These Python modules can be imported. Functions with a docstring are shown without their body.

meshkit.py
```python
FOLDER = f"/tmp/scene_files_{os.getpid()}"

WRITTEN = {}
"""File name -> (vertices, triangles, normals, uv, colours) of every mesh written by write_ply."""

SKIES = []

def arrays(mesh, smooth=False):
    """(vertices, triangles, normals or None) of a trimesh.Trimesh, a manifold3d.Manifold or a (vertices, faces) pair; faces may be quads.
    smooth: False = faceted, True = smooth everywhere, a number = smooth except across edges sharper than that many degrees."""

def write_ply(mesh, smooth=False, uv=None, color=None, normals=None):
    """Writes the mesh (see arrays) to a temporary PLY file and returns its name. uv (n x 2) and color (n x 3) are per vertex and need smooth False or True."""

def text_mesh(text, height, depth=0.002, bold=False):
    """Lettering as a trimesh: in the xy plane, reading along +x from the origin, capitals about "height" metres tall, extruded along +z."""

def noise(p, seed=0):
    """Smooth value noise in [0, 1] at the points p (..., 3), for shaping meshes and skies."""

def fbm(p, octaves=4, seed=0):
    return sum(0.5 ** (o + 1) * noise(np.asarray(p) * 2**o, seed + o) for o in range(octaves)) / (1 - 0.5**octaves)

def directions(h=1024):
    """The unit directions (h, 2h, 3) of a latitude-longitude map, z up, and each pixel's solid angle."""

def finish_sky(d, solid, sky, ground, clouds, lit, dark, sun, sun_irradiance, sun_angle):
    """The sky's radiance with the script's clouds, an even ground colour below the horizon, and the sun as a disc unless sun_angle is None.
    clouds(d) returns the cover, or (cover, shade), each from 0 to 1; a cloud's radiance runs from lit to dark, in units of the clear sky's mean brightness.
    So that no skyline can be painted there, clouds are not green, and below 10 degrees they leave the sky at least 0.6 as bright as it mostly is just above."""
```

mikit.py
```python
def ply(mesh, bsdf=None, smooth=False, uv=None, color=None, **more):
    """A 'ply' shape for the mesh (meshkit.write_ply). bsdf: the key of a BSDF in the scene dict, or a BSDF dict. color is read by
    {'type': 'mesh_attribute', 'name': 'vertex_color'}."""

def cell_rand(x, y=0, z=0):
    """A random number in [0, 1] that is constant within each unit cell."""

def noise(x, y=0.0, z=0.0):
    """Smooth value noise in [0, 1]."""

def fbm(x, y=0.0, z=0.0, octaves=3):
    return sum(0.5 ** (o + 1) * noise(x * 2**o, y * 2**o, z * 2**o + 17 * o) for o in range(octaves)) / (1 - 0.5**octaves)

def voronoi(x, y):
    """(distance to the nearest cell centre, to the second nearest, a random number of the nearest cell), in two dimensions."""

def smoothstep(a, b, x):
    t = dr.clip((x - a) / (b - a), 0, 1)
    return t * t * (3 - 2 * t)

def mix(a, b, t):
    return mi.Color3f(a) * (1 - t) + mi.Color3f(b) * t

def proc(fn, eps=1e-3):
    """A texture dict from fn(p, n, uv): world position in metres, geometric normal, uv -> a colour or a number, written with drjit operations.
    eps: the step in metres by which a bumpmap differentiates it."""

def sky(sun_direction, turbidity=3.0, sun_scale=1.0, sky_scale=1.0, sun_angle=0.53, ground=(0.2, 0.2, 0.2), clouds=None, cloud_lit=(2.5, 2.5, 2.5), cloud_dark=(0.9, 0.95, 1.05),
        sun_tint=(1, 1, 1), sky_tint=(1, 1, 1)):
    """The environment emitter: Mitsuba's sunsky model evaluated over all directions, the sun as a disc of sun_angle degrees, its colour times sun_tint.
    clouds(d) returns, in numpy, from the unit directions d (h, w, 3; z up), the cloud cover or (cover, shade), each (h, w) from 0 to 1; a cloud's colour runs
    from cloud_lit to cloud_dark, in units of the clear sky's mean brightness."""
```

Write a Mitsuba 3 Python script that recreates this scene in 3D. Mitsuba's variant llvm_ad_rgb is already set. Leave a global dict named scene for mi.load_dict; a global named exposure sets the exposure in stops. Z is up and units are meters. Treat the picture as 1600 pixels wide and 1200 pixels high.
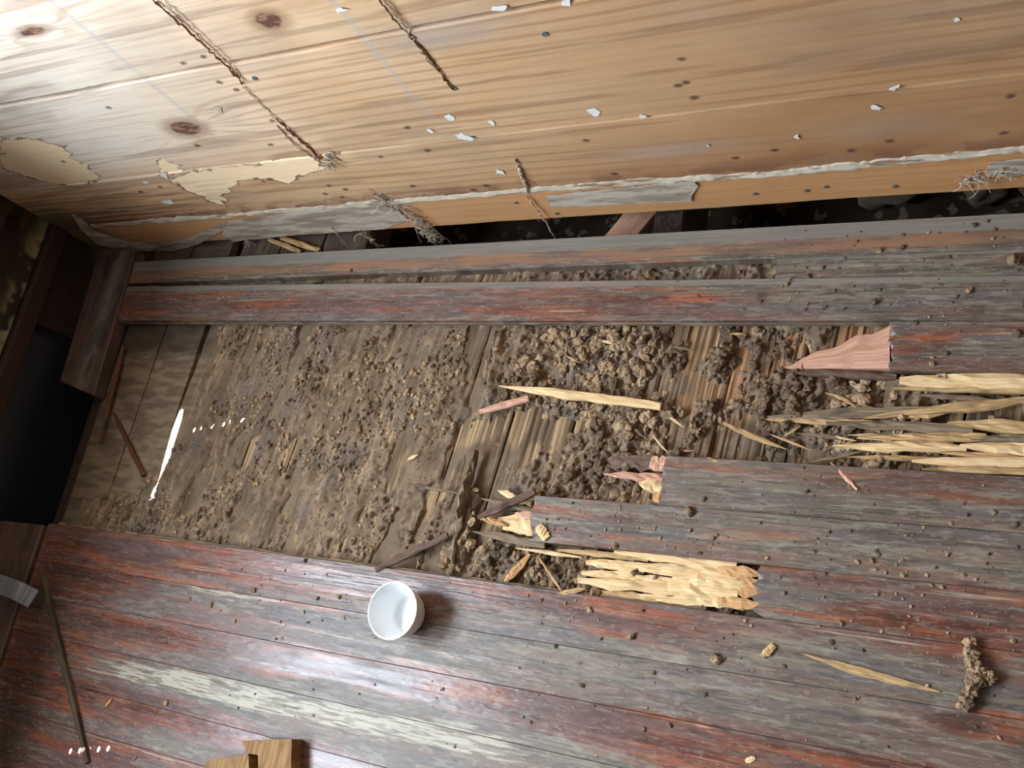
import math
import numpy as np
import trimesh
import shapely
import drjit as dr
import mitsuba as mi
import mikit
import meshkit
from mikit import noise, fbm, smoothstep, mix, cell_rand

T = mi.ScalarTransform4f
scene, labels = {}, {}

# ------------------------------------------------------------------ camera, light, exposure
# x runs along the floorboards, y towards the plank wall, z up; metres; floor surface at z = 0
CAM_MATRIX = np.eye(4)
CAM_MATRIX[:3, :3] = [[-0.889814, -0.023319, -0.455727], [-0.175492, 0.939374, 0.294583], [0.421229, 0.3421, -0.83996]]
CAM_MATRIX[:3, 3] = [0.0, 0.0, 1.4]
scene['camera'] = {'type': 'perspective', 'fov': 59.2680, 'fov_axis': 'x', 'near_clip': 0.05, 'far_clip': 50.0,
                   'to_world': T(CAM_MATRIX.tolist())}
exposure = 0.38
SUN = np.array([0.975, 0.22, 0.0]) * math.cos(math.radians(51.0)) + np.array([0, 0, -math.sin(math.radians(51.0))])
scene['sun'] = {'type': 'directional', 'direction': SUN.tolist(), 'irradiance': {'type': 'rgb', 'value': [44.0, 43.0, 40.0]}}
WINDOW_LIGHT = [15.2, 17.7, 20.2]          # overcast daylight behind the milky window pane of the end wall
WIN_Y, WIN_Z = (-1.25, 0.42), (0.95, 2.25)

XE, YW = -2.06, 0.835                   # planes of the end wall and of the plank wall


# ------------------------------------------------------------------ small helpers
def lin(r, g, b):
    c = np.array([r, g, b], float) / 255.0
    return np.where(c <= 0.04045, c / 12.92, ((c + 0.055) / 1.055) ** 2.4).tolist()


def numbered(name):
    if name not in scene and name not in labels:
        return name
    k = 1
    while f'{name}_{k:03d}' in scene or f'{name}_{k:03d}' in labels:
        k += 1
    return f'{name}_{k:03d}'


def obj(name, mesh, mat, parent=None, smooth=False, uv=None, label=None, cat=None, group=None, kind=None):
    key = numbered(f'{parent}__{name}' if parent else name)
    scene[key] = mikit.ply(mesh, mat, smooth=smooth, uv=uv)
    note(key, label, cat, group, kind)
    return key


def note(key, label=None, cat=None, group=None, kind=None):
    d = {k: v for k, v in (('label', label), ('category', cat), ('group', group), ('kind', kind)) if v}
    if d:
        labels[key] = d


def thing(name, label=None, cat=None, group=None, kind=None):
    key = numbered(name)
    labels[key] = {k: v for k, v in (('label', label), ('category', cat), ('group', group), ('kind', kind)) if v}
    return key


def join(parts):
    """(vertices, faces, uv) of several such triples as one mesh."""
    at, V, F_, U = 0, [], [], []
    for v, f, u in parts:
        V.append(v); F_.append(np.asarray(f) + at); U.append(u); at += len(v)
    return np.vstack(V), np.vstack(F_), np.vstack(U)


def loft(rings, uv_rings, caps=True):
    """Rings (n, k, 3) as a closed tube of triangles with uv per vertex."""
    R = np.asarray(rings, float); n, k = R.shape[:2]
    i, j = np.meshgrid(np.arange(n - 1), np.arange(k), indexing='ij')
    a, b = i * k + j, i * k + (j + 1) % k
    c, d = (i + 1) * k + (j + 1) % k, (i + 1) * k + j
    f = np.stack([np.stack([a, b, c], -1), np.stack([a, c, d], -1)], 2).reshape(-1, 3)
    v, u = R.reshape(-1, 3), np.asarray(uv_rings, float).reshape(-1, 2)
    if caps:
        f0 = [[0, q + 1, q] for q in range(1, k - 1)]
        f1 = [[(n - 1) * k, (n - 1) * k + q, (n - 1) * k + q + 1] for q in range(1, k - 1)]
        f = np.vstack([f, f0, f1])
    # outward orientation
    m = trimesh.Trimesh(v, f, process=False)
    if m.volume < 0:
        f = f[:, ::-1]
    return v, f, u


def box(x0, x1, y0, y1, z0, z1, c=0.002):
    """A box with chamfered edges (hull of its 24 corner points)."""
    c = min(c, (x1 - x0) / 3, (y1 - y0) / 3, (z1 - z0) / 3)
    P = []
    for x, sx in ((x0, 1), (x1, -1)):
        for y, sy in ((y0, 1), (y1, -1)):
            for z, sz in ((z0, 1), (z1, -1)):
                P += [(x + sx * c, y + sy * c, z), (x + sx * c, y, z + sz * c), (x, y + sy * c, z + sz * c)]
    return trimesh.convex.convex_hull(np.array(P))


def sliver(p0, p1, w, h, seed, taper=(0.15, 0.15), segs=9, bend=0.0, rough=0.12, lift=0.0, up=(0, 0, 1), lie=True):
    """A splinter of wood from p0 to p1, w wide, h thick, with torn edges and tapered ends; its uv runs along it (in metres)."""
    rng = np.random.default_rng(seed)
    p0, p1 = np.array(p0, float), np.array(p1, float)
    d = p1 - p0; L = np.linalg.norm(d); d /= L
    up = np.array(up, float)
    s = np.cross(up, d); s /= np.linalg.norm(s)
    n = np.cross(d, s)
    rings, uvs = [], []
    t = np.linspace(0, 1, segs + 1)
    for q in t:
        e = min(1.0, taper[0] + (1 - taper[0]) * min(1, q / 0.35)) * min(1.0, taper[1] + (1 - taper[1]) * min(1, (1 - q) / 0.35))
        ww, hh = w * e / 2, h * (0.45 + 0.55 * e)
        c = p0 + d * L * q + s * (bend * L * math.sin(math.pi * q)) + n * lift * math.sin(math.pi * q)
        a, b = (1 + rng.normal(0, rough, 2))
        top = hh * (1 + rng.normal(0, rough, 3))
        o = 0.0 if lie else -hh / 2
        rings.append([c - s * ww * a + n * o, c + s * ww * b + n * o, c + s * ww * b + n * (o + top[0] * .75),
                      c + s * ww * .25 * b + n * (o + top[1]), c - s * ww * .4 * a + n * (o + top[2] * .93), c - s * ww * a + n * (o + top[0] * .7)])
        uvs.append([[q * L + seed * 1.7, v] for v in (-w / 2, w / 2, w / 2 + .001, w / 8, -w / 5, -w / 2 - .001)])
    return loft(rings, uvs)


def tube(points, radii, sides=6):
    p = np.asarray(points, float); r = np.broadcast_to(radii, (len(p),))
    t = np.gradient(p, axis=0); t /= np.linalg.norm(t, axis=1, keepdims=True) + 1e-12
    a = np.cross(t, np.where(np.abs(t[:, 2:]) < 0.9, [0, 0, 1.0], [1.0, 0, 0])); a /= np.linalg.norm(a, axis=1, keepdims=True) + 1e-12
    b = np.cross(t, a); ang = np.arange(sides) * 2 * np.pi / sides
    R = p[:, None] + r[:, None, None] * (np.cos(ang)[None, :, None] * a[:, None] + np.sin(ang)[None, :, None] * b[:, None])
    L = np.r_[0, np.cumsum(np.linalg.norm(np.diff(p, axis=0), axis=1))]
    uv = np.stack([np.repeat(L[:, None], sides, 1), np.broadcast_to(ang * 0.002, (len(p), sides))], -1)
    return loft(R, uv)


def smooth_path(pts, n=24):
    pts = np.asarray(pts, float)
    s = np.r_[0, np.cumsum(np.linalg.norm(np.diff(pts, axis=0), axis=1))]
    from scipy.interpolate import PchipInterpolator
    return PchipInterpolator(s / s[-1], pts)(np.linspace(0, 1, n))


ICO = [trimesh.creation.icosphere(subdivisions=k) for k in (0, 1, 2)]


def clods(points, radii, seed, level=1, squash=0.75, rough=0.45):
    """Many crumbs of mud as one mesh."""
    rng = np.random.default_rng(seed)
    base, f = np.array(ICO[level].vertices), np.array(ICO[level].faces)
    n, k = len(points), len(base)
    off = rng.random((n, 1, 3)) * 900
    disp = 1 + rough * (meshkit.noise(base[None] * 1.7 + off) - .5) * 2 + rough * .5 * (meshkit.noise(base[None] * 4.1 + off) - .5) * 2
    sc = rng.uniform(.7, 1.3, (n, 1, 3)) * np.array([1, 1, squash])
    v = base[None] * disp[..., None] * sc
    th = rng.random(n) * 2 * np.pi
    c, s = np.cos(th)[:, None], np.sin(th)[:, None]
    v = np.stack([v[..., 0] * c - v[..., 1] * s, v[..., 0] * s + v[..., 1] * c, v[..., 2]], -1)
    v = v * np.asarray(radii)[:, None, None] + np.asarray(points)[:, None]
    return v.reshape(-1, 3), (f[None] + (np.arange(n) * k)[:, None, None]).reshape(-1, 3)


def plate(poly, place, thick, seed, step=0.006, crumple=0.0015):
    """A thin torn sheet: polygon in its own plane, meshed, crumpled and given thickness. place(a, b, h) -> world points."""
    P = shapely.Polygon(poly)
    if not P.is_valid:
        P = P.buffer(0)
    P = P.segmentize(step)
    xy = np.array(P.exterior.coords)[:-1]
    xy += (meshkit.noise(np.c_[xy * 220, np.full(len(xy), seed)], seed) - .5)[:, None] * step * .5
    P = shapely.Polygon(xy).buffer(0)
    if P.geom_type != 'Polygon':
        P = max(P.geoms, key=lambda g: g.area)
    m = trimesh.creation.extrude_polygon(P, thick, engine='earcut')
    v = np.array(m.vertices)
    h = v[:, 2] + crumple * 2 * meshkit.fbm(np.c_[v[:, :2] * 40, np.full(len(v), seed * 3.1)], 3, seed)
    w = place(v[:, 0], v[:, 1], h)
    return w, np.array(m.faces), v[:, :2].copy()


def on_wall(a, b, h):
    return np.stack([a, YW - h, b], -1)


# ------------------------------------------------------------------ materials
def bumps(x, y, rows):
    """Sum of soft elliptical patches (centre x, y, radii, strength) lying on a surface."""
    s = mi.Float(0)
    for cx, cy, rx, ry, k in rows:
        s += k * dr.exp(-dr.square((x - cx) / rx) - dr.square((y - cy) / ry))
    return s


def matte(color, rough=0.8, spec=0.3, **kw):
    c = color if isinstance(color, dict) else {'type': 'rgb', 'value': color}
    return {'type': 'principled', 'base_color': c, 'roughness': rough, 'specular': spec, **kw}


def two(b):
    return {'type': 'twosided', 'bsdf': b}


# old varnish left on the boards (+) or worn off (-): x, y, radii, strength
VARNISH = [
    (*(-1.6024, 0.0759), .22, .03, .20), (*(-1.0015, 0.1012), .35, .025, .20), (*(-0.5894, 0.1064), .14, .02, .36), (*(-0.4446, 0.0894), .10, .014, .22), (*(-0.2146, 0.1091), .12, .02, -.10),
    (*(-1.5827, 0.0305), .16, .012, .28), (*(-1.3406, 0.0218), .22, .012, -.30), (*(-0.8936, 0.0131), .25, .018, -.22), (*(-0.8770, 0.0543), .14, .012, .12), (*(-0.5568, 0.0479), .2, .018, -.25),
    (*(-1.4839, -0.0679), .22, .02, .32), (*(-1.0116, -0.0662), .30, .02, .22), (*(-1.3044, -0.0757), .15, .012, .15),
    (*(-0.4861, -0.0562), .24, .026, .50), (*(-0.2022, -0.0502), .20, .03, .42), (*(-0.6970, -0.0654), .14, .03, .18),
    (*(-1.2806, -0.1398), .26, .026, -.40), (*(-0.8321, -0.1256), .26, .03, -.45), (*(-1.5845, -0.1408), .10, .02, -.15),
    (*(-1.4282, -0.2013), .24, .025, .48), (*(-0.9697, -0.2092), .12, .02, .30), (*(-1.6661, -0.3004), .15, .03, -.05), (*(-1.3368, -0.2547), .12, .02, -.3),
    (*(-0.3471, 0.0333), .22, .03, -.18), (*(-0.1255, 0.0702), .25, .03, -.22), (*(0.0250, 0.0387), .05, .02, .40), (*(0.0155, 0.1435), .08, .02, .25),
    (*(-0.0721, 0.1610), .16, .012, .22), (*(-0.2654, 0.1670), .10, .02, -.15), (*(-0.4737, 0.2223), .20, .025, .12), (*(-0.0681, 0.2650), .2, .03, -.20),
    (*(-0.0297, 0.3572), .10, .02, .18), (*(-0.2794, 0.3230), .16, .02, -.12), (*(-0.0713, 0.5706), .06, .022, .30), (*(0.0321, 0.5710), .06, .02, -.2),
    (*(-1.2575, 0.6550), .60, .025, .22), (*(-0.6568, 0.6448), .25, .02, .22), (*(-0.1584, 0.6531), .25, .03, -.25), (*(-0.0674, 0.7119), .25, .02, -.4),
]
PEELED = [(*(-1.2785, -0.1453), .22, .022, .9), (*(-1.4495, -0.1502), .1, .018, .5), (*(-0.9374, -0.1294), .22, .026, .7), (*(-0.7329, -0.1220), .14, .026, .6), (*(-1.1894, 0.0173), .18, .012, .5), (*(-0.8882, -0.0080), .2, .012, .4),
          (*(-1.3286, 0.0360), .12, .010, .5), (*(-1.3672, -0.2641), .08, .012, .4), (*(-0.1022, 0.0998), .14, .012, .25), (*(-0.0603, 0.2796), .1, .012, .25), (*(-0.0138, 0.3821), .1, .01, .3)]
DIRT_AND_SHADE = [(*(-1.6803, 0.0255), .13, .012, .7), (*(-1.8028, -0.2355), .12, .4, .75), (*(-0.0048, 0.0332), .05, .012, .9), (*(-0.6840, 0.2337), .1, .02, .4), (*(-0.4788, 0.2587), .14, .016, .5), (*(-0.0936, 0.2716), .14, .016, .6),  # broad strip along the end wall is shade painted dark; the rest is dirt
         (*(-0.2570, 0.6495), .03, .02, .5), (*(-0.3200, 0.6568), .014, .018, .8), (*(-1.0185, 0.0580), .02, .014, .8), (*(-0.1856, 0.2006), .1, .01, .4), (*(-0.1321, 0.6975), .3, .016, .4), (*(-0.3492, 0.0515), .1, .01, .3)]


def floor_parts(p, uv):
    x, y = p.x, p.y
    i = dr.floor(uv.y)
    t = uv.y - i
    k = cell_rand(i, 3, 5)
    grain = fbm(x * 9 + i * 13.7, y * 420, i, 3)
    streak = fbm(x * 3.2 + i * 5.3, y * 95 + i * 3.1, 2.0, 3)
    blot = fbm(x * 12 + i * 2.1, y * 62, i * 1.3, 4)
    m = 0.5 * streak + 0.30 * blot + 0.2 * grain
    return x, y, i, t, k, grain, streak, blot, m


def floor_color(p, n, uv):
    x, y, i, t, k, grain, streak, blot, m = floor_parts(p, uv)
    streak2 = fbm(x * 5.5 + 40 + i * 3.7, y * 70 + i, 6.0, 3)
    b = bumps(x, y, VARNISH)
    v = smoothstep(0.42, 0.64, m + 0.80 * b - 0.03 + .17 * smoothstep(-.7, -1.3, x) * smoothstep(.3, .1, y) + 0.07 * (k - .5))
    red = mix(lin(88, 46, 36), lin(150, 84, 56), smoothstep(.3, .7, grain * .35 + blot * .65))
    red = mix(red, lin(98, 76, 72), smoothstep(.38, .62, streak2) * .75)
    worn = mix(lin(84, 72, 62), lin(134, 120, 102), smoothstep(.3, .72, grain * .35 + streak * .3 + blot * .35))
    worn = mix(worn, lin(112, 86, 72), smoothstep(.48, .66, streak2) * .65)
    worn = mix(worn, lin(98, 88, 86), smoothstep(.50, .72, fbm(x * 7 + 9 + i, y * 60, i, 3)) * .7)
    c = mix(worn, red, v)
    pl = smoothstep(.46, .58, m * .8 + bumps(x, y, PEELED) * .42 - .06)
    c = mix(c, mix(lin(182, 172, 150), lin(120, 104, 84), smoothstep(.46, .62, fbm(x * 26, y * 300, i, 3))), pl * .85)
    # flecks where the varnish has come off in short strips
    fl = smoothstep(.58, .66, fbm(x * 34 + i * 3, y * 210, i + 2, 3)) * (1 - v * .55)
    c = mix(c, mix(lin(150, 140, 122), lin(176, 166, 148), grain), fl * .30)
    gr = smoothstep(.60, .70, fbm(x * 22 + i * 5 + 9, y * 180, i + 6, 3))
    c = mix(c, lin(58, 44, 38), gr * .42)
    d = smoothstep(.3, .8, bumps(x, y, DIRT_AND_SHADE) + (blot - .5) * .9)
    c = mix(c, lin(58, 50, 44), d * .7)
    # fine dust and scratches
    c = mix(c, lin(158, 150, 138), smoothstep(.60, .80, fbm(x * 130, y * 420, i, 3)) * .30)
    c = mix(c, lin(60, 52, 48), smoothstep(.60, .78, fbm(x * 45 + 5, y * 340, i + 3, 3)) * .40)
    # dirt lying in the joints
    c = mix(c, lin(44, 36, 32), (smoothstep(.025, .0, t) + smoothstep(.975, 1.0, t)) * .30 * smoothstep(.3, .6, blot))
    # grey dust on the strips that the skirting used to cover
    back = smoothstep(.760, .768, y + .002 * blot) * smoothstep(.66, .70, y)
    lip = smoothstep(.82, .88, t + .06 * (blot - .5)) * smoothstep(.60, .63, y) * smoothstep(.74, .72, y)
    c = mix(c, mix(lin(112, 106, 98), lin(140, 132, 122), grain), dr.maximum(back, lip * .85) * .9)
    band = smoothstep(.737, .745, y) * smoothstep(.766, .760, y)
    return mix(c, mix(lin(128, 92, 68), lin(158, 116, 86), grain), band * (.45 + .7 * smoothstep(.35, .6, blot)) * .8)


def floor_rough(p, n, uv):
    x, y, i, t, k, grain, streak, blot, m = floor_parts(p, uv)
    v = smoothstep(0.40, 0.66, m + 0.80 * bumps(x, y, VARNISH) - .03)
    return mi.Float(.50) - .20 * v + .16 * (grain - .5) + .1 * smoothstep(.2, .45, y)


def floor_bump(p, n, uv):
    i = dr.floor(uv.y)
    return .6 * fbm(p.x * 11 + i * 13.7, p.y * 380, i, 3) + .4 * fbm(p.x * 60, p.y * 160, i, 2)


scene['floor_varnish'] = two({'type': 'bumpmap', 'height': mikit.proc(floor_bump, 8e-4), 'scale': 0.0012,
                              'nested': matte(mikit.proc(floor_color), mikit.proc(floor_rough), .62)})

KNOTS = [(*(-0.9413, 0.6153), .022, .016), (*(-1.3160, 0.4112), .034, .020), (*(-1.3801, 0.6926), .03, .008)]
SPOTS = [(-1.1168, 0.5702), (-1.1676, 0.5651), (-1.4111, 0.5502), (-1.1369, 0.5115), (-1.1202, 0.4872), (-1.1173, 0.3983), (-1.3385, 0.3581), (-1.1760, 0.3321), (-1.7176, 0.3638), (-0.8711, 0.3317), (-0.8724, 0.2615), (-1.1501, 0.1835), (-1.1805, 0.1558), (-1.1223, 0.1649), (-1.1490, 0.1389),
         (-0.9690, 0.1546), (-0.8174, 0.1348), (-0.8507, 0.1235), (-0.5765, 0.2396), (-0.3752, 0.3170), (-0.2866, 0.1622), (-0.1191, 0.1593), (0.0320, 0.1520), (0.0366, 0.2375), (-0.9755, 0.2580), (-1.4258, 0.4961), (-0.1746, 0.1432), (-0.3907, 0.3490), (-0.3780, 0.3538), (-0.3703, 0.4036), (-1.2803, 0.1203), (-1.3460, 0.1154), (-1.4346, 0.1185),
         (-1.5845, 0.1232), (-0.3493, 0.1506), (-0.5632, 0.1356), (-0.5959, 0.1110), (-0.9142, 0.1113), (-1.6354, 0.2278), (-1.5645, 0.2389)]
TORN = [[(-1.7891, 0.4638), (-1.7088, 0.4450), (-1.6837, 0.4292), (-1.6498, 0.4095), (-1.6798, 0.3746), (-1.6739, 0.3420), (-1.6807, 0.3079), (-1.7494, 0.2711), (-1.8306, 0.2830), (-1.8712, 0.3107), (-1.8844, 0.3498), (-1.9211, 0.3712)],
        [(-1.5116, 0.2568), (-1.4501, 0.2772), (-1.3570, 0.2818), (-1.2220, 0.2832), (-1.0959, 0.2887), (-1.1129, 0.2521), (-1.1725, 0.2295), (-1.2260, 0.2092), (-1.3008, 0.2301), (-1.3511, 0.2278), (-1.3841, 0.2050), (-1.4373, 0.1866), (-1.4623, 0.1497), (-1.4951, 0.1650), (-1.5000, 0.2086)],
        [(-1.4870, 0.3263), (-1.4517, 0.3322), (-1.4375, 0.3041), (-1.4765, 0.2764), (-1.5185, 0.2754)]]
STRIPE_X = (-1.2739, 0.6526)[0]
GREY = [(*(-0.6979, 0.5350), .09, .03, .35), (*(-0.4451, 0.1890), .10, .018, .5), (*(-0.3263, 0.4921), .05, .03, .2), (*(-0.0946, 0.4307), .2, .03, .2), (*(-1.6561, 0.5571), .05, .05, .5), (*(-0.6858, 0.5184), .1, .02, .3), (*(-0.1170, 0.1918), .1, .03, .25)]


def inside(x, y, poly):
    r = mi.Bool(False)
    q = poly[-1]
    for a in poly:
        cross = ((y < a[1]) != (y < q[1]))
        xi = (q[0] - a[0]) * (y - a[1]) / ((q[1] - a[1]) if abs(q[1] - a[1]) > 1e-9 else 1e-9) + a[0]
        r ^= cross & (x < xi)
        q = a
    return r


def wall_color(p, n, uv):
    x, z = p.x, p.z
    i = dr.floor(uv.y)
    warp = .030 * (fbm(x * 1.3 + i * 9.1, z * 5, i, 3) - .5) + .05 * fbm(x * .45 + i * 3.3, i, 0, 1)
    for cx, cz, rx, rz in KNOTS:
        r2 = dr.square((x - cx) / (rx * 2.6)) + dr.square((z - cz) / (rz * 2.2))
        warp += .050 * dr.exp(-r2 * .6) * dr.tanh((z - cz) / (rz * .7))
    d = z * 1.0 + warp
    ring = .5 + .5 * dr.sin(d * 2 * np.pi * 46 + 2.2 * fbm(x * 2.3, z * 9, i, 2))
    late = smoothstep(.62, .98, ring)
    grain = fbm(x * 7, z * 300, i, 3)
    blot = fbm(x * 6, z * 14, 4.0 + i, 3)
    c = mix(lin(216, 176, 134), lin(228, 194, 154), smoothstep(.3, .7, blot))
    c = mix(c, lin(234, 220, 202), smoothstep(-.85, -1.6, x - .5 * (z - .4)) * .85 * smoothstep(.2, .4, z))
    c = mix(c, lin(176, 128, 90), late * (.08 + .55 * smoothstep(.42, .66, fbm(x * 2.2 + 7 * i, z * 7, 5.0 + i, 2)) * (.6 + .6 * smoothstep(-1.2, -.3, x))))
    c = mix(c, lin(176, 134, 98), smoothstep(.5, .75, grain) * .25)
    # browner wood low down and to the right, with light falloff painted in there
    c = mix(c, lin(162, 114, 74), (smoothstep(-1.2, .0, x) * .75 + smoothstep(.34, .12, z) * .30) * (.6 + .8 * blot))
    fine = fbm(x * 90, z * 160, 1.0, 3)
    c = mix(c, lin(120, 82, 58), smoothstep(.60, .72, fbm(x * 3.5 + 3 * i, z * 60, 2.0, 3)) * .35)
    c = mix(c, lin(150, 132, 118), smoothstep(.56, .7, fbm(x * 5 + 50, z * 11, 3.0, 3)) * .2)
    for sx in (STRIPE_X, STRIPE_X + .46):
        c = mix(c, lin(178, 172, 168), dr.exp(-dr.square((x - sx) / .006)) * smoothstep(.25, .5, z) * .45)
    g = bumps(x, z, GREY)
    c = mix(c, lin(172, 158, 146), dr.clip(g * (.5 + fine), 0, .8))
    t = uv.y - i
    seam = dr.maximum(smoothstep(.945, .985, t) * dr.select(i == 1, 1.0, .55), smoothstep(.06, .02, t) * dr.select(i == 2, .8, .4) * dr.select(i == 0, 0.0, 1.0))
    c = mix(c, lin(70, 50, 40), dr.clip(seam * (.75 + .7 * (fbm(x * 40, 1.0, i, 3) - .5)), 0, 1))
    # the strip that the skirting used to cover
    low = smoothstep(.100, .094, z + .006 * (blot - .5))
    c = mix(c, mix(lin(190, 132, 84), lin(214, 160, 108), grain), low * .75)
    over = smoothstep(.098, .104, z) * smoothstep(.165, .112, z)
    c = mix(c, lin(118, 78, 60), over * (.30 + .45 * smoothstep(.4, .6, fbm(x * 26, z * 40, 7.0, 3))))
    # torn-off skin, with its dark gnawed outline
    wx, wz = x + .05 * (fbm(x * 34, z * 70, 2.0, 4) - .5), z + .026 * (fbm(x * 34 + 31, z * 70, 5.0, 4) - .5)
    for poly in TORN:
        a = inside(wx, wz, poly)
        e = (inside(wx + .004, wz + .003, poly) != a) | (inside(wx - .003, wz + .003, poly) != a)
        c = dr.select(a, mix(mix(lin(250, 214, 164), lin(232, 188, 136), late * .5), lin(255, 228, 188), .4 + .6 * grain), c)
        c = mix(c, lin(86, 56, 38), dr.select(e, .75, 0.0) * smoothstep(.35, .6, fine + .2 * blot))
    for cx, cz, rx, rz in KNOTS:
        r = dr.sqrt(dr.square((x - cx) / rx) + dr.square((z - cz) / rz)) + .3 * (fine - .5)
        c = mix(c, lin(120, 72, 44), smoothstep(2.3, .9, r) * .55)
        c = mix(c, mix(lin(84, 52, 38), lin(150, 110, 86), smoothstep(.3, .7, fbm(x * 90, z * 200, 3.0, 2))), smoothstep(1.15, .8, r) * .9)
    s = mi.Float(0)
    for cx, cz in SPOTS:
        s = dr.maximum(s, smoothstep(1.5, .4, dr.sqrt(dr.square((x - cx) / .0065) + dr.square((z - cz) / .0045)) + .8 * (fine - .5)))
    c = mix(c, lin(70, 44, 36), s * .8)
    # mould and grime in the corner
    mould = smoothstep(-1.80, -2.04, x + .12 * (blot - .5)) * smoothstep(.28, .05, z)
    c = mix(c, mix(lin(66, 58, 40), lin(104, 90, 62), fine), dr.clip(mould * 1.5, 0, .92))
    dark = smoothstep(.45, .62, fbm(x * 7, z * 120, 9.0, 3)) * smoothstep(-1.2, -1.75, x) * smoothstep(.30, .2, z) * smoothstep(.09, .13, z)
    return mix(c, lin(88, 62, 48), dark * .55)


def wall_bump(p, n, uv):
    return fbm(p.x * 8, p.z * 260, dr.floor(uv.y), 3)


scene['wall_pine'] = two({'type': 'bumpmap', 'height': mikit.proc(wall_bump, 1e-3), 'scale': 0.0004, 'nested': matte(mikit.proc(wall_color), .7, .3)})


def raw(a, b, dark, lines=900, amount=.5):
    def fn(p, n, uv):
        g = fbm(uv.x * 14, uv.y * lines, 1.0, 3)
        s = fbm(uv.x * 40 + 3, uv.y * 120, 5.0, 2)
        c = mix(a, b, smoothstep(.3, .7, g))
        return mix(c, dark, smoothstep(.56, .76, s * .6 + g * .4) * amount)
    return fn


scene['pale_wood'] = two(matte(mikit.proc(raw(lin(222, 184, 132), lin(238, 208, 160), lin(150, 108, 70))), .7, .3))
scene['straw_wood'] = two(matte(mikit.proc(raw(lin(176, 140, 96), lin(206, 172, 124), lin(104, 78, 54), 700, .7)), .75, .3))
scene['orange_wood'] = two(matte(mikit.proc(raw(lin(190, 140, 94), lin(212, 164, 114), lin(140, 94, 60))), .7, .3))
scene['pink_wood'] = two(matte(mikit.proc(raw(lin(194, 144, 118), lin(216, 168, 142), lin(160, 112, 92))), .65, .35))
scene['grey_wood'] = two(matte(mikit.proc(raw(lin(108, 92, 76), lin(146, 126, 102), lin(62, 50, 40), 600, .7)), .8, .3))
scene['brown_wood'] = two(matte(mikit.proc(raw(lin(92, 70, 58), lin(118, 92, 78), lin(58, 44, 38), 600, .6)), .7, .35))
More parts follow.
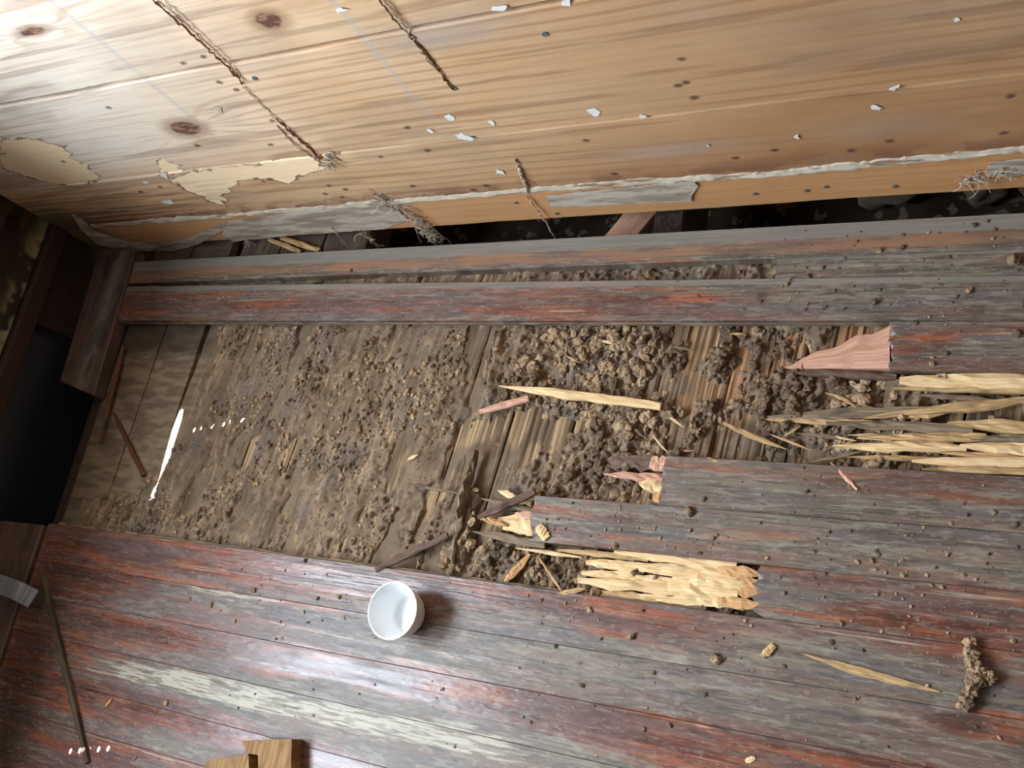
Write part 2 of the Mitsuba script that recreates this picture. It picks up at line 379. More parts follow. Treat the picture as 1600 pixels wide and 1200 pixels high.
scene['rust_wood'] = two(matte(mikit.proc(raw(lin(84, 54, 40), lin(112, 72, 52), lin(50, 34, 27), 600, .6)), .7, .3))
scene['offcut_wood'] = two(matte(mikit.proc(raw(lin(132, 98, 62), lin(164, 126, 84), lin(96, 68, 44), 300, .6)), .75, .25))
scene['olive_wood'] = two(matte(mikit.proc(raw(lin(70, 58, 44), lin(98, 82, 62), lin(40, 32, 26), 600, .6)), .7, .3))
scene['batten_wood'] = two(matte(mikit.proc(raw(lin(48, 34, 28), lin(74, 52, 42), lin(24, 19, 17), 300, .6)), .75, .25))
scene['dark_wood'] = two(matte(mikit.proc(raw(lin(42, 32, 27), lin(66, 50, 42), lin(24, 19, 17), 300, .6)), .75, .25))


def subfloor_color(p, n, uv):
    x, y = p.x, p.y
    i = dr.floor(uv.y)
    k = cell_rand(i, 11, 2)
    s = x - .12 * y
    g = fbm(s * 230, y * 7, i, 3)
    b = fbm(s * 24, y * 12, 3.0, 3)
    c = mix(lin(112, 92, 70), lin(176, 146, 110), smoothstep(.3, .7, g))
    c = mix(c, lin(150, 100, 66), smoothstep(-.60, -.42, x) * smoothstep(.2, .9, k + .3 * b) * .6)
    c = mix(c, lin(88, 72, 58), smoothstep(.44, .62, b) * .75)
    c = mix(c, mix(lin(104, 90, 76), lin(132, 112, 90), fbm(x * 90, y * 90, 4.0, 2)), smoothstep(.47, .58, fbm(x * 17 + 7, y * 15, 8.0, 3)) * .85)
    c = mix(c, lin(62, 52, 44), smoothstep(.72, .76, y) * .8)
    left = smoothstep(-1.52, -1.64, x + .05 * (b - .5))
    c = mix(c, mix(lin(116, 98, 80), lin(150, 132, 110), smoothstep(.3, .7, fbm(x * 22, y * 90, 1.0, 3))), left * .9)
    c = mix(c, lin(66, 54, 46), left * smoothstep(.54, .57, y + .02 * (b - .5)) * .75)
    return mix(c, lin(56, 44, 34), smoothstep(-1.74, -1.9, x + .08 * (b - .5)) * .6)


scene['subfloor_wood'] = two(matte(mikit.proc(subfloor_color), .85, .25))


def mud_color(p, n, uv):
    x, y, z = p.x, p.y, p.z
    a = fbm(x * 19, y * 15, z * 20, 3)
    b = fbm(x * 80, y * 60, z * 80, 3)
    c3 = fbm(x * 240, y * 200, z * 240, 2)
    st = fbm((x - .15 * y) * 62, y * 10, 2.0, 3)
    c = mix(lin(108, 90, 73), lin(146, 124, 102), smoothstep(.32, .68, b * .4 + st * .35 + a * .25))
    c = mix(c, lin(178, 150, 118), smoothstep(.53, .68, a * .45 + st * .3 + b * .25) * .75)
    c = mix(c, lin(74, 62, 54), smoothstep(.54, .70, a * .55 + c3 * .25 + st * .2) * .8)
    c = mix(c, lin(116, 104, 94), smoothstep(.58, .66, fbm(x * 11 + 40, y * 9, 1.0, 3)) * .5)
    return mix(c, lin(58, 46, 38), smoothstep(.6, .75, c3) * .5)


scene['mud'] = two(matte(mikit.proc(mud_color), .95, .15))


def crumb_color(p, n, uv):
    a = .5 * cell_rand(dr.floor(p.x * 60), dr.floor(p.y * 60), 1) + .5 * smoothstep(.35, .65, fbm(p.x * 18, p.y * 18, 3.0, 2))
    b = fbm(p.x * 300, p.y * 300, p.z * 300, 2)
    c = mix(lin(108, 90, 72), lin(178, 150, 118), smoothstep(.25, .9, a))
    return mix(c, lin(66, 54, 46), smoothstep(.5, .75, b) * .7)


scene['mud_crumb'] = two(matte(mikit.proc(crumb_color), .95, .15))
scene['tar_sheet'] = two(matte(lin(36, 38, 46), .34, .5))


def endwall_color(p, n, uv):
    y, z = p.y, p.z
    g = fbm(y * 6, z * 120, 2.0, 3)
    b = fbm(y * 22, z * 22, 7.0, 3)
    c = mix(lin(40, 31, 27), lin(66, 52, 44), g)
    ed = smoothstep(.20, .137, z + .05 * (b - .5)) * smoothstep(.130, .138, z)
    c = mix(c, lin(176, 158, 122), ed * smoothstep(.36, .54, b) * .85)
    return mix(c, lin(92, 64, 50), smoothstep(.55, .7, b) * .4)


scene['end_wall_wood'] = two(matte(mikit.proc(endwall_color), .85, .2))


def sill_color(p, n, uv):
    g = fbm(p.x * 300, p.y * 6, 2.0, 3)
    b = fbm(p.x * 30, p.y * 14, 5.0, 3)
    c = mix(lin(74, 56, 48), lin(104, 82, 70), g)
    mid = dr.exp(-dr.square((p.x + 1.925 + .03 * (p.y - .6)) / .022)) * smoothstep(.3, .55, p.y)
    c = mix(c, lin(138, 134, 128), mid * smoothstep(.35, .6, b + .1) * .6)
    return mix(c, lin(50, 40, 36), smoothstep(.55, .7, b) * .5)


scene['sill_wood'] = two(matte(mikit.proc(sill_color), .6, .35))


def paper_color(p, n, uv):
    b = fbm(p.x * 16, p.y * 40, p.z * 70, 4)
    c = mix(lin(192, 178, 160), lin(150, 132, 114), smoothstep(.36, .64, b))
    return mix(c, lin(120, 96, 74), smoothstep(.62, .80, fbm(p.x * 60, 1.0, p.z * 160, 3)) * .35)


scene['grey_paper'] = two(matte(mikit.proc(paper_color), .9, .2))


def caulk_color(p, n, uv):
    b = fbm(p.x * 40, 2.0, p.z * 140, 3)
    return mix(mix(lin(212, 200, 180), lin(180, 162, 138), b), lin(128, 98, 72), smoothstep(.56, .7, fbm(p.x * 24, 5.0, p.z * 160, 3)) * .8)


scene['caulk'] = two(matte(mikit.proc(caulk_color), .9, .2))
scene['white_paper'] = two(matte(lin(226, 224, 218), .85, .2))
scene['web'] = two(matte(lin(188, 172, 150), .9, .2))
scene['vine'] = two(matte(lin(116, 80, 54), .9, .2))
scene['cup_plastic'] = two({'type': 'principled', 'base_color': {'type': 'rgb', 'value': lin(238, 240, 240)}, 'roughness': .32, 'specular': .5})
scene['strap_metal'] = two(matte(mikit.proc(lambda p, n, uv: mix(lin(120, 122, 124), lin(168, 170, 172), fbm(uv.x * 420, uv.y * 12, 1.0, 2))), .45, .5, metallic=.35))
scene['nail_steel'] = two(matte(lin(128, 132, 138), .4, .5, metallic=.6))


def soil_color(p, n, uv):
    a = fbm(p.x * 18, p.y * 18, 1.0, 3)
    return mix(mix(lin(44, 35, 28), lin(84, 68, 54), a), lin(130, 118, 106), smoothstep(.62, .72, fbm(p.x * 46, p.y * 46, 3.0, 3)))


scene['soil'] = two(matte(mikit.proc(soil_color), .95, .15))
scene['stone'] = two(matte(mikit.proc(lambda p, n, uv: mix(lin(104, 88, 72), lin(150, 132, 112), fbm(p.x * 40, p.y * 40, p.z * 40, 3))), .9, .2))
scene['plain_boards'] = two(matte(lin(122, 114, 106), .8, .2))
scene['frame_paint'] = two(matte(lin(196, 192, 184), .6, .4))

# ------------------------------------------------------------------ the setting: room shell
# plank wall (long wall): horizontal pine boards
labels['wall_back'] = {'label': 'wall of bare horizontal pine boards, stained and flaking above the damaged floor', 'kind': 'structure'}


def wall_board(z0, z1, proud, idx, x0=XE - .02, x1=1.2, z_bottom=None):
    """A board with slightly rounded arrises; uv.y holds its number."""
    xs = np.linspace(x0, x1, 60); c = .003
    rings, uvs = [], []
    for q, x in enumerate(xs):
        zb = z0 + (0.0016 * (meshkit.noise(np.array([x * 14, idx * 3.3, 0.])) - .5) * 2)
        zt = z1 + (0.0016 * (meshkit.noise(np.array([x * 11, idx * 5.1, 4.])) - .5) * 2)
        y = YW - proud
        rings.append([(x, y + .024, zb), (x, y + c, zb), (x, y, zb + c), (x, y, (zb + zt) / 2), (x, y, zt - c), (x, y + c, zt), (x, y + .024, zt)])
        uvs.append([(x, idx + e) for e in (.02, .05, .1, .5, .9, .95, .98)])
    v, f, u = loft(rings, uvs)
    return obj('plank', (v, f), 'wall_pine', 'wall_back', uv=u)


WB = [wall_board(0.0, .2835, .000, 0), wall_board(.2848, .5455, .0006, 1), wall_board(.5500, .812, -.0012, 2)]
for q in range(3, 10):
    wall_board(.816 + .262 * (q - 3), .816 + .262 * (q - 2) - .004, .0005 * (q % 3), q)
scene['wall_back__backing'] = mikit.ply(box(XE - .06, 1.2, YW + .0255, YW + .04, .02, 2.6), 'dark_wood')
for a in ((-0.3399, 0.0399), (-0.2240, 0.0460), (-0.1195, 0.0327), (-0.0077, 0.0388), (-0.2556, 0.0384), (-0.7861, 0.0698), (-0.7209, 0.0201)):
    m = trimesh.creation.cylinder(.0035, .003, sections=10)
    m.apply_transform(trimesh.transformations.rotation_matrix(math.pi / 2, [1, 0, 0])); m.apply_translation([a[0], YW - .001, a[1]])
    obj('nail', m, 'nail_steel', WB[0])
for a in ((-1.0623, 0.5078), (-0.7332, 0.4132), (-0.5406, 0.4960)):
    m = trimesh.creation.cylinder(.0045, .003, sections=10)
    m.apply_transform(trimesh.transformations.rotation_matrix(math.pi / 2, [1, 0, 0])); m.apply_translation([a[0], YW - .001, a[1]])
    obj('nail', m, 'nail_steel', WB[1])

# ridge of old filler left along the top of the missing skirting
xs = np.linspace(-1.93, 1.1, 420)
rings, uvs = [], []
cz = np.interp(xs, [(-1.9044, 0.1101)[0], (-1.4079, 0.1067)[0], (-1.0830, 0.1072)[0], (-0.7762, 0.1083)[0], (-0.5263, 0.1049)[0], (-0.3083, 0.0962)[0], (0.0579, 0.1071)[0], 1.2],
               [(-1.9044, 0.1101)[1], (-1.4079, 0.1067)[1], (-1.0830, 0.1072)[1], (-0.7762, 0.1083)[1], (-0.5263, 0.1049)[1], (-0.3083, 0.0962)[1], (0.0579, 0.1071)[1], .107])
thick = .55 + 1.1 * meshkit.fbm(np.c_[xs * 9, xs * 0, xs * 0], 3, 5)
hh = .0015 + .006 * meshkit.fbm(np.c_[xs * 40, xs * 0, xs * 0 + 3], 3, 8)
for q, x in enumerate(xs):
    w_ = .0058 * thick[q] * (1.0 + .8 * meshkit.noise(np.array([x * 120, 0, 0.])))
    j = .004 * (meshkit.noise(np.array([x * 60, 3., 0.])) - .5)
    z = cz[q] + j
    rings.append([(x, YW + .002, z - w_), (x, YW - hh[q] * .7, z - w_ * .6), (x, YW - hh[q], z), (x, YW - hh[q] * .5, z + w_ * .8), (x, YW + .002, z + w_ * 1.1)])
    uvs.append([(x, e) for e in (0, .2, .5, .8, 1.)])
v, f, u = loft(rings, uvs)
obj('filler_ridge', (v, f), 'caulk', 'wall_back', uv=u, label='rough whitish ridge of old filler along the lower wall')

# end wall on the left: rough dark boards, a batten and black sheeting at its foot
labels['wall_left'] = {'label': 'dark rough end wall with black sheeting at its foot', 'kind': 'structure'}


def eslab(name, y0, y1, z0, z1, x_face, th, mat, c=.003, lab=None):
    return obj(name, box(x_face - th, x_face, y0, y1, z0, z1, c), mat, 'wall_left', label=lab)


xs_ = np.linspace(-.6, .583, 40)
rings, uvs = [], []
for y in xs_:                                                   # sheeting, a little buckled
    bulge = .012 * meshkit.fbm(np.array([y * 5, 1., 2.]), 2, 4)
    zs = np.linspace(-.30, .125, 9)
    pr = [(XE - .004 + bulge * math.sin(math.pi * (z + .30) / .425) + .016 * math.exp(-((z - .03) / .03) ** 2), y, z) for z in zs]
    rings.append(pr + [(p[0] - .004, p[1], p[2]) for p in pr[::-1]])
    uvs.append([(y, z) for z in zs] + [(y, z) for z in zs[::-1]])
v, f, u = loft(rings, uvs)
scene['wall_left__black_sheet'] = mikit.ply((v, f), 'tar_sheet', smooth=True, uv=u)
labels['wall_left__black_sheet'] = {'label': 'black glossy sheeting at the foot of the end wall'}
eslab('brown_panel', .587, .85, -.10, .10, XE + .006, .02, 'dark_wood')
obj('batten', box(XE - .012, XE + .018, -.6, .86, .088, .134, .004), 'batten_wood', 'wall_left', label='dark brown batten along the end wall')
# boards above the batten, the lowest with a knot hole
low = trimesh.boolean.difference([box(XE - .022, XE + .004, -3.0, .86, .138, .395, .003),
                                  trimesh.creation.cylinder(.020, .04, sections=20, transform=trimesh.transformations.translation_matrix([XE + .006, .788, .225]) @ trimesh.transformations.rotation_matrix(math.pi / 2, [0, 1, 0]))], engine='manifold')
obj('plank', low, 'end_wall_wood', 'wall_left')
# thin lining above: two strips with an open crack between them, nail holes in two rows, and the window opening
X0, X1 = XE - .003, XE
crack_z = .565


def sheet(poly, holes=()):
    P = shapely.Polygon(poly)
    for hy, hz, r in holes:
        P = P.difference(shapely.Point(hy, hz).buffer(r, 8))
    m = trimesh.creation.extrude_polygon(P, X1 - X0, engine='earcut')
    v = np.array(m.vertices)
    return trimesh.Trimesh(np.stack([X0 + v[:, 2], v[:, 0], v[:, 1]], -1), m.faces, process=False)


def row(ax, ay, bx, by, n, zs):
    """Nail holes in a vertical row through which the sun makes a row of spots from (ax, ay) to (bx, by) on a surface at height zs."""
    out = []
    for t in np.linspace(0, 1, n):
        x, y = ax + (bx - ax) * t, ay + (by - ay) * t
        s = (XE - x) / SUN[0]
        out.append((y + SUN[1] * s, zs + SUN[2] * s, .0062))
    return out


holes = row(*(-1.6215, -0.3225), *(-1.4974, -0.2920), 6, 0.0) + row(*(-1.5526, 0.3702), *(-1.4151, 0.3984), 6, -.018)
sc = (XE + 1.608) / SUN[0]
cy0, cy1, cz_ = .190 + SUN[1] * sc, .415 + SUN[1] * sc, -.02 + SUN[2] * sc
lower_edge = [(-3.0, cz_ - .001), (cy0, cz_ - .001), (cy0 + .03, cz_ - .012), (cy0 + .05, cz_ - .007), (cy0 + .10, cz_ - .014), (cy1 - .02, cz_ - .017), (cy1, cz_ - .010), (cy1 + .004, cz_ - .001), (.86, cz_ - .001)]
upper_edge = [(-3.0, cz_), (cy0, cz_), (cy0 + .035, cz_ + .006), (cy0 + .1, cz_ + .011), (cy1 - .02, cz_ + .014), (cy1, cz_ + .008), (cy1 + .004, cz_), (.86, cz_)]
def clean(h, lo, hi):
    return [a for a in h if lo < a[1] < hi]
obj('lining_board', sheet([(-3.0, .399), (.86, .399)] + lower_edge[::-1], clean(holes, .4, cz_ - .02)), 'end_wall_wood', 'wall_left')
up_poly = [(-3.0, cz_)] + upper_edge[1:] + [(.86, WIN_Z[0]), (-3.0, WIN_Z[0])]
obj('lining_board', sheet(up_poly, clean(holes, cz_ + .01, WIN_Z[0])), 'end_wall_wood', 'wall_left')
hi_holes = clean(holes, WIN_Z[0], 2.6)
obj('lining_board', sheet([(WIN_Y[1], WIN_Z[0]), (.86, WIN_Z[0]), (.86, 2.6), (WIN_Y[1], 2.6)], hi_holes), 'end_wall_wood', 'wall_left')
obj('lining_board', sheet([(-3.0, WIN_Z[0]), (WIN_Y[0], WIN_Z[0]), (WIN_Y[0], 2.6), (-3.0, 2.6)]), 'end_wall_wood', 'wall_left')
obj('lining_board', sheet([(WIN_Y[0], WIN_Z[1]), (WIN_Y[1], WIN_Z[1]), (WIN_Y[1], 2.6), (WIN_Y[0], 2.6)]), 'end_wall_wood', 'wall_left')
# the window of the end wall: painted frame, milky panes lit by the overcast sky
labels['window_1'] = {'label': 'milky window with painted frame in the end wall', 'kind': 'structure'}
for a, b, c_, d in ((WIN_Y[0], WIN_Y[1], WIN_Z[0], WIN_Z[0] + .05), (WIN_Y[0], WIN_Y[1], WIN_Z[1] - .05, WIN_Z[1]), (WIN_Y[0], WIN_Y[0] + .05, WIN_Z[0] + .05, WIN_Z[1] - .05),
                    (WIN_Y[1] - .05, WIN_Y[1], WIN_Z[0] + .05, WIN_Z[1] - .05), (-.43, -.40, WIN_Z[0] + .05, WIN_Z[1] - .05)):
    obj('frame_bar', box(XE - .05, XE + .02, a, b, c_, d, .004), 'frame_paint', 'window_1')
obj('added_stool', box(XE + .004, XE + .15, WIN_Y[0] - .06, WIN_Y[1] + .06, WIN_Z[0] - .028, WIN_Z[0] - .001, .004), 'frame_paint', 'window_1')  # unseen stool, added to shade the floor near the end wall
pm = trimesh.Trimesh([[XE - .03, WIN_Y[0] + .04, WIN_Z[0] + .04], [XE - .03, WIN_Y[1] - .04, WIN_Z[0] + .04], [XE - .03, WIN_Y[1] - .04, WIN_Z[1] - .04], [XE - .03, WIN_Y[0] + .04, WIN_Z[1] - .04]], [[0, 1, 2], [0, 2, 3]], process=False)
scene['window_1__pane'] = {**mikit.ply(pm, 'frame_paint'), 'emitter': {'type': 'area', 'radiance': {'type': 'rgb', 'value': WINDOW_LIGHT}}}
# the rest of the shell
for nm, bb in (('ceiling', (XE - .1, 3.2, -3.1, YW + .06, 2.6, 2.65)), ('wall_right', (3.1, 3.2, -3.1, YW + .06, -.1, 2.6)), ('wall_front', (XE - .1, 3.2, -3.1, -3.0, -.1, 2.6)),
               ('wall_back__far_panel', (1.2, 3.2, YW, YW + .06, -.05, 2.6)), ('wall_left__footing', (XE - .1, XE - .03, -3.0, 2.2, -.5, .13)), ('wall_back__far_footing', (XE - .1, 3.2, 2.2, 2.3, -.5, .3))):
    scene[nm] = mikit.ply(box(*bb, .005), 'plain_boards' if 'footing' not in nm else 'dark_wood')
    if '__' not in nm:
        labels[nm] = {'kind': 'structure'}

# ground under the floor
gx, gy = np.meshgrid(np.linspace(XE - .05, 2.0, 160), np.linspace(-.2, 2.2, 110), indexing='ij')
gz = -.34 + .05 * meshkit.fbm(np.stack([gx * 5, gy * 5, gx * 0], -1), 4, 2) + .03 * meshkit.fbm(np.stack([gx * 30, gy * 30, gx * 0], -1), 3, 3)


def grid_mesh(X, Y, Z):
    n, k = X.shape
    i, j = np.meshgrid(np.arange(n - 1), np.arange(k - 1), indexing='ij')
    a = i * k + j
    f = np.stack([np.stack([a, a + k, a + k + 1], -1), np.stack([a, a + k + 1, a + 1], -1)], 2).reshape(-1, 3)
    return np.stack([X, Y, Z], -1).reshape(-1, 3), f


obj('ground', grid_mesh(gx, gy, gz), 'soil', smooth=True, kind='structure', label='dark earth below the floor, seen through the gap under the wall')

# ------------------------------------------------------------------ floor: boards laid along x on an under-floor of boards laid across
labels['floor'] = {'label': 'varnished narrow board floor, worn and partly eaten away by termites', 'kind': 'structure'}
TH = .021


def line(a, b):
    return lambda x: a + b * x


J = {'C1': line(.685, -.0195), 'C0': line(.6105, -.0095), 'DE': line(.528, 0), 'EF': line(.452, 0), 'FG': line(.3735, 0.002), 'GH': line(.2935, .010), 'HI': line(.2135, .010), 'IJ': line(.1345, .0065),
     'JK': line(.050, .007), 'KL': line(-.029, .005), 'LM': line(-.113, .002), 'MN': line(-.197, 0), 'NO': line(-.274, 0)}


def floorboard(x0, x1, lo, hi, idx, z=0.0, jag0=0.0, jag1=0.0, seed=0, tilt=0.0, cols=9, gap=.00015, label=None, th=TH, mat='floor_varnish'):
    rng = np.random.default_rng(1000 + idx * 17 + seed)
    xs = np.linspace(x0, x1, max(3, int((x1 - x0) / .05)))
    c = .0006
    s = np.linspace(0, 1, cols)
    rings, uvs = [], []
    jl, jr = np.r_[0, rng.normal(0, jag0, cols)], np.r_[0, rng.normal(0, jag1, cols)]
    for q, x in enumerate(xs):
        a, b = lo(x) + gap, hi(x) - gap
        zc = z + .0006 * (meshkit.noise(np.array([x * 3, idx * 7., 0])) - .5)
        top = [(a + c + (b - a - 2 * c) * e) for e in s]
        pts = [[x, a, zc - th], [x, a, zc - c]] + [[x, yy, zc + tilt * (yy - a)] for yy in top] + [[x, b, zc - c + tilt * (b - a)], [x, b, zc - th]]
        if q == 0:
            for k in range(cols):
                pts[2 + k][0] += jl[1 + k]
            pts[0][0] = pts[1][0] = pts[2][0]; pts[-1][0] = pts[-2][0] = pts[-3][0]
        if q == len(xs) - 1:
            for k in range(cols):
                pts[2 + k][0] += jr[1 + k]
            pts[0][0] = pts[1][0] = pts[2][0]; pts[-1][0] = pts[-2][0] = pts[-3][0]
        rings.append(pts)
        uvs.append([(x, idx + min(.999, max(.001, (p_[1] - a) / (b - a)))) for p_ in pts])
    v, f, u = loft(rings, uvs)
    return obj('floorboard', (v, f), mat, 'floor', uv=u, label=label)


XL, XR = -1.884, .75
LEFT_ENDS = dict(J=XL, K=XL + .002, L=XL - .003, M=XL + .001, N=XL - .002)
# whole boards in the foreground
bJ = floorboard(LEFT_ENDS['J'], XR, J['JK'], J['IJ'], 1, label='red-brown floorboard along the near edge of the hole')
floorboard(LEFT_ENDS['K'], XR, J['KL'], J['JK'], 2)
floorboard(LEFT_ENDS['L'], XR, J['LM'], J['KL'], 3, .0005)
floorboard(LEFT_ENDS['M'], XR, J['MN'], J['LM'], 4, label='floorboard with a long pale patch of peeled varnish')
floorboard(LEFT_ENDS['N'], XR, J['NO'], J['MN'], 5)
for q in range(10):
    floorboard(XL, XR, line(-.274 - .08 * (q + 1), 0), line(-.274 - .08 * q, 0), 6 + q, cols=3)
# boards beyond the frame, enough for the room to be whole
obj('far_boards', box(XL, 3.1, -3.0, -1.0757, -.021, 0.0), 'plain_boards', 'floor')
obj('far_boards', box(XR + .002, 3.1, -1.074, .80, -.021, 0.0), 'plain_boards', 'floor')
# broken and eaten boards beyond the hole
xI, xH, xG, xD, xB = (-0.2807, 0.1794)[0], (-0.6726, 0.2516)[0], (-0.4492, 0.3309)[0], (-0.1165, 0.5704)[0], (-0.3017, 0.7122)[0]
bI = floorboard(xI, XR, J['IJ'], J['HI'], 20, jag0=.008, label='floorboard gnawed away to pale fibres at its left end')
bH = floorboard(xH, XR, J['HI'], J['GH'], 21, jag0=.006, label='floorboard split at its left end, one long sliver left')
bG = floorboard(xG, XR, J['GH'], J['FG'], 22, jag0=.003, label='floorboard snapped short with a stepped pinkish break')
bD = floorboard(xD, XR, J['DE'], J['C0'], 23, jag0=.004, label='floorboard with a pink wedge-shaped break')
bC = floorboard((-1.9407, 0.6755)[0], XR, J['C0'], J['C1'], 24, .002, label='long red-brown floorboard along the far edge of the hole')
bB = floorboard(xB, XR, J['C1'], line(.732, 0), 25, -.002, label='narrow grey floorboard ending in a square cut')
bA = floorboard((-1.9000, 0.7629)[0], XR, line(.730, 0), line(.791, 0), 26, label='floorboard beside the wall, dusty grey along its back')

# torn lip (tongue) of board J along the hole
xs = np.linspace(-1.86, (-0.3575, 0.1241)[0], 150)
rings, uvs = [], []
for x in xs:
    w_ = .002 + .007 * meshkit.fbm(np.array([x * 22, 2., 0]), 3, 3)
    y0 = J['IJ'](x) - .001
    zt = -.005 - .003 * meshkit.noise(np.array([x * 30, 0., 1.]))
    rings.append([(x, y0, -.015), (x, y0 + w_, -.014), (x, y0 + w_, zt - .002), (x, y0, zt)])
    uvs.append([(x, 0), (x, .004), (x, .007), (x, .012)])
v, f, u = loft(rings, uvs)
obj('tongue', (v, f), 'grey_wood', bJ, uv=u, label='torn tongue along the board edge')
xs = np.linspace((-1.8884, 0.6312)[0], xD, 120)
rings, uvs = [], []
for x in xs:
    w_ = .0004 + .003 * meshkit.fbm(np.array([x * 26, 7., 0]), 3, 6)
    y0 = J['C0'](x) + .002
    rings.append([(x, y0, -.019), (x, y0 - w_ - .001, -.018), (x, y0 - w_ - .001, -.008), (x, y0, -.006)])
    uvs.append([(x, 0), (x, .004), (x, .007), (x, .012)])
v, f, u = loft(rings, uvs)
obj('torn_edge', (v, f), 'grey_wood', bC, uv=u, label='paler torn lower edge')


def fibre(parent, a, b, w, h, z, seed, mat='pale_wood', taper=(.12, .8), name='fibre', bend=0.0, tilt=0.0):
    v, f, u = sliver((*a, z), (*b, z + tilt), w, h, seed, taper, bend=bend, rough=.16)
    return obj(name, (v, f), mat, parent, uv=u)


# board I: flakes of eaten wood
rows_I = [  # left end, right end (in the floor plane), width, thickness, height
    ((-0.6194, 0.1983), (-0.4599, 0.2010), .009, .006, -.011), ((-0.5175, 0.2061), (-0.3170, 0.2051), .013, .007, -.009), ((-0.5658, 0.1838), (-0.4632, 0.1862), .016, .009, -.014), ((-0.4762, 0.1867), (-0.3011, 0.1923), .021, .010, -.012),
    ((-0.5709, 0.1663), (-0.4752, 0.1715), .013, .008, -.015), ((-0.4898, 0.1676), (-0.3631, 0.1730), .015, .009, -.014), ((-0.5743, 0.1522), (-0.4018, 0.1573), .018, .010, -.012), ((-0.4433, 0.1571), (-0.3107, 0.1621), .022, .010, -.011),
    ((-0.4144, 0.1757), (-0.2932, 0.1798), .018, .010, -.010), ((-0.5350, 0.1394), (-0.4355, 0.1380), .012, .007, -.015), ((-0.4729, 0.1402), (-0.3450, 0.1451), .014, .008, -.013), ((-0.3853, 0.1476), (-0.3016, 0.1489), .016, .009, -.012), ((-0.4604, 0.1278), (-0.3781, 0.1300), .010, .006, -.015)]
for q, (a, b, w_, h_, z_) in enumerate(rows_I):
    fibre(bI, a, b, w_, h_, z_, 40 + q, 'pale_wood' if q not in (0, 9, 12) else 'straw_wood', taper=(.45, .85))
for q, (a, b) in enumerate(((((-0.3457, 0.1969)), (-0.2757, 0.1973)), ((-0.3246, 0.1837), (-0.2705, 0.1816)), ((-0.3231, 0.1692), (-0.2712, 0.1682)), ((-0.3406, 0.1495), (-0.2733, 0.1508)))):
    fibre(bI, a, b, .016, .006, -.006, 60 + q, 'orange_wood', taper=(.5, .35))
# board H: split end
fibre(bH, (-0.7904, 0.2131), (-0.6418, 0.2035), .013, .009, -.010, 70, 'grey_wood', taper=(.1, .9), name='sliver')
fibre(bH, (-0.7450, 0.2370), (-0.6588, 0.2305), .032, .006, -.016, 71, 'pale_wood', taper=(.4, .95), name='split_face')
fibre(bH, (-0.7128, 0.2536), (-0.6599, 0.2494), .014, .006, -.013, 72, 'pink_wood', taper=(.2, .9), name='split_face')
fibre(bH, (-0.7789, 0.2384), (-0.7207, 0.2301), .010, .008, -.010, 73, 'orange_wood', taper=(.5, .3), name='sliver')
fibre(bH, (-0.6600, 0.2697), (-0.5544, 0.2766), .010, .008, -.010, 74, 'brown_wood', taper=(.1, .9), name='sliver')
fibre(bH, (-0.7010, 0.1939), (-0.5751, 0.1913), .007, .005, -.014, 75, 'pale_wood', taper=(.2, .3), name='sliver')
# board G: stepped break
fibre(bG, (-0.5476, 0.3595), (-0.4465, 0.3604), .026, .009, -.014, 80, 'brown_wood', taper=(.7, .95), name='step')
fibre(bG, (-0.4761, 0.3596), (-0.4438, 0.3563), .024, .008, -.008, 81, 'pink_wood', taper=(.7, .9), name='step')
fibre(bG, (-0.5580, 0.3362), (-0.4455, 0.3355), .014, .011, -.015, 82, 'pink_wood', taper=(.1, .95), name='step')
fibre(bG, (-0.4926, 0.3255), (-0.4430, 0.3162), .020, .010, -.014, 83, 'pale_wood', taper=(.3, .95), name='step')
fibre(bG, (-0.4655, 0.3058), (-0.4368, 0.3018), .026, .008, -.012, 84, 'orange_wood', taper=(.5, .95), name='step')
# board D: wedge break, its face sloping down to the point
P0, P1, P2, P3 = (-0.2767, 0.5417), (-0.1183, 0.6072), (-0.1147, 0.5704), (-0.1148, 0.5343)
rng = np.random.default_rng(5)
rings, uvs = [], []
for t in np.linspace(0, 1, 14):
    a = np.array(P0) + (np.array(P1) - np.array(P0)) * t
    b = np.array([P0[0] + (P3[0] - P0[0]) * t, P0[1] - .006 + (P3[1] - P0[1] + .006) * t])
    a[1] += .003 * rng.normal() * (t < .95)
    zt = -.014 + .012 * t
    mid = (a + b) / 2
    rings.append([(a[0], a[1], -.020), (a[0], a[1], zt - .004), (a[0] * .7 + b[0] * .3, a[1] * .7 + b[1] * .3, zt - .002), (mid[0], mid[1], zt + .0015), (b[0], b[1] + .004, zt), (b[0], b[1], zt - .003), (b[0], b[1], -.020)])
    uvs.append([(t * .2, e) for e in (0, .01, .02, .035, .05, .06, .07)])
v, f, u = loft(rings, uvs)
obj('wedge_break', (v, f), 'pink_wood', bD, uv=u, label='fresh pink wedge where the board tore')
fibre(bD, (-0.2725, 0.5284), (-0.1052, 0.5239), .010, .012, -.019, 91, 'brown_wood', taper=(.2, .95), name='sliver')
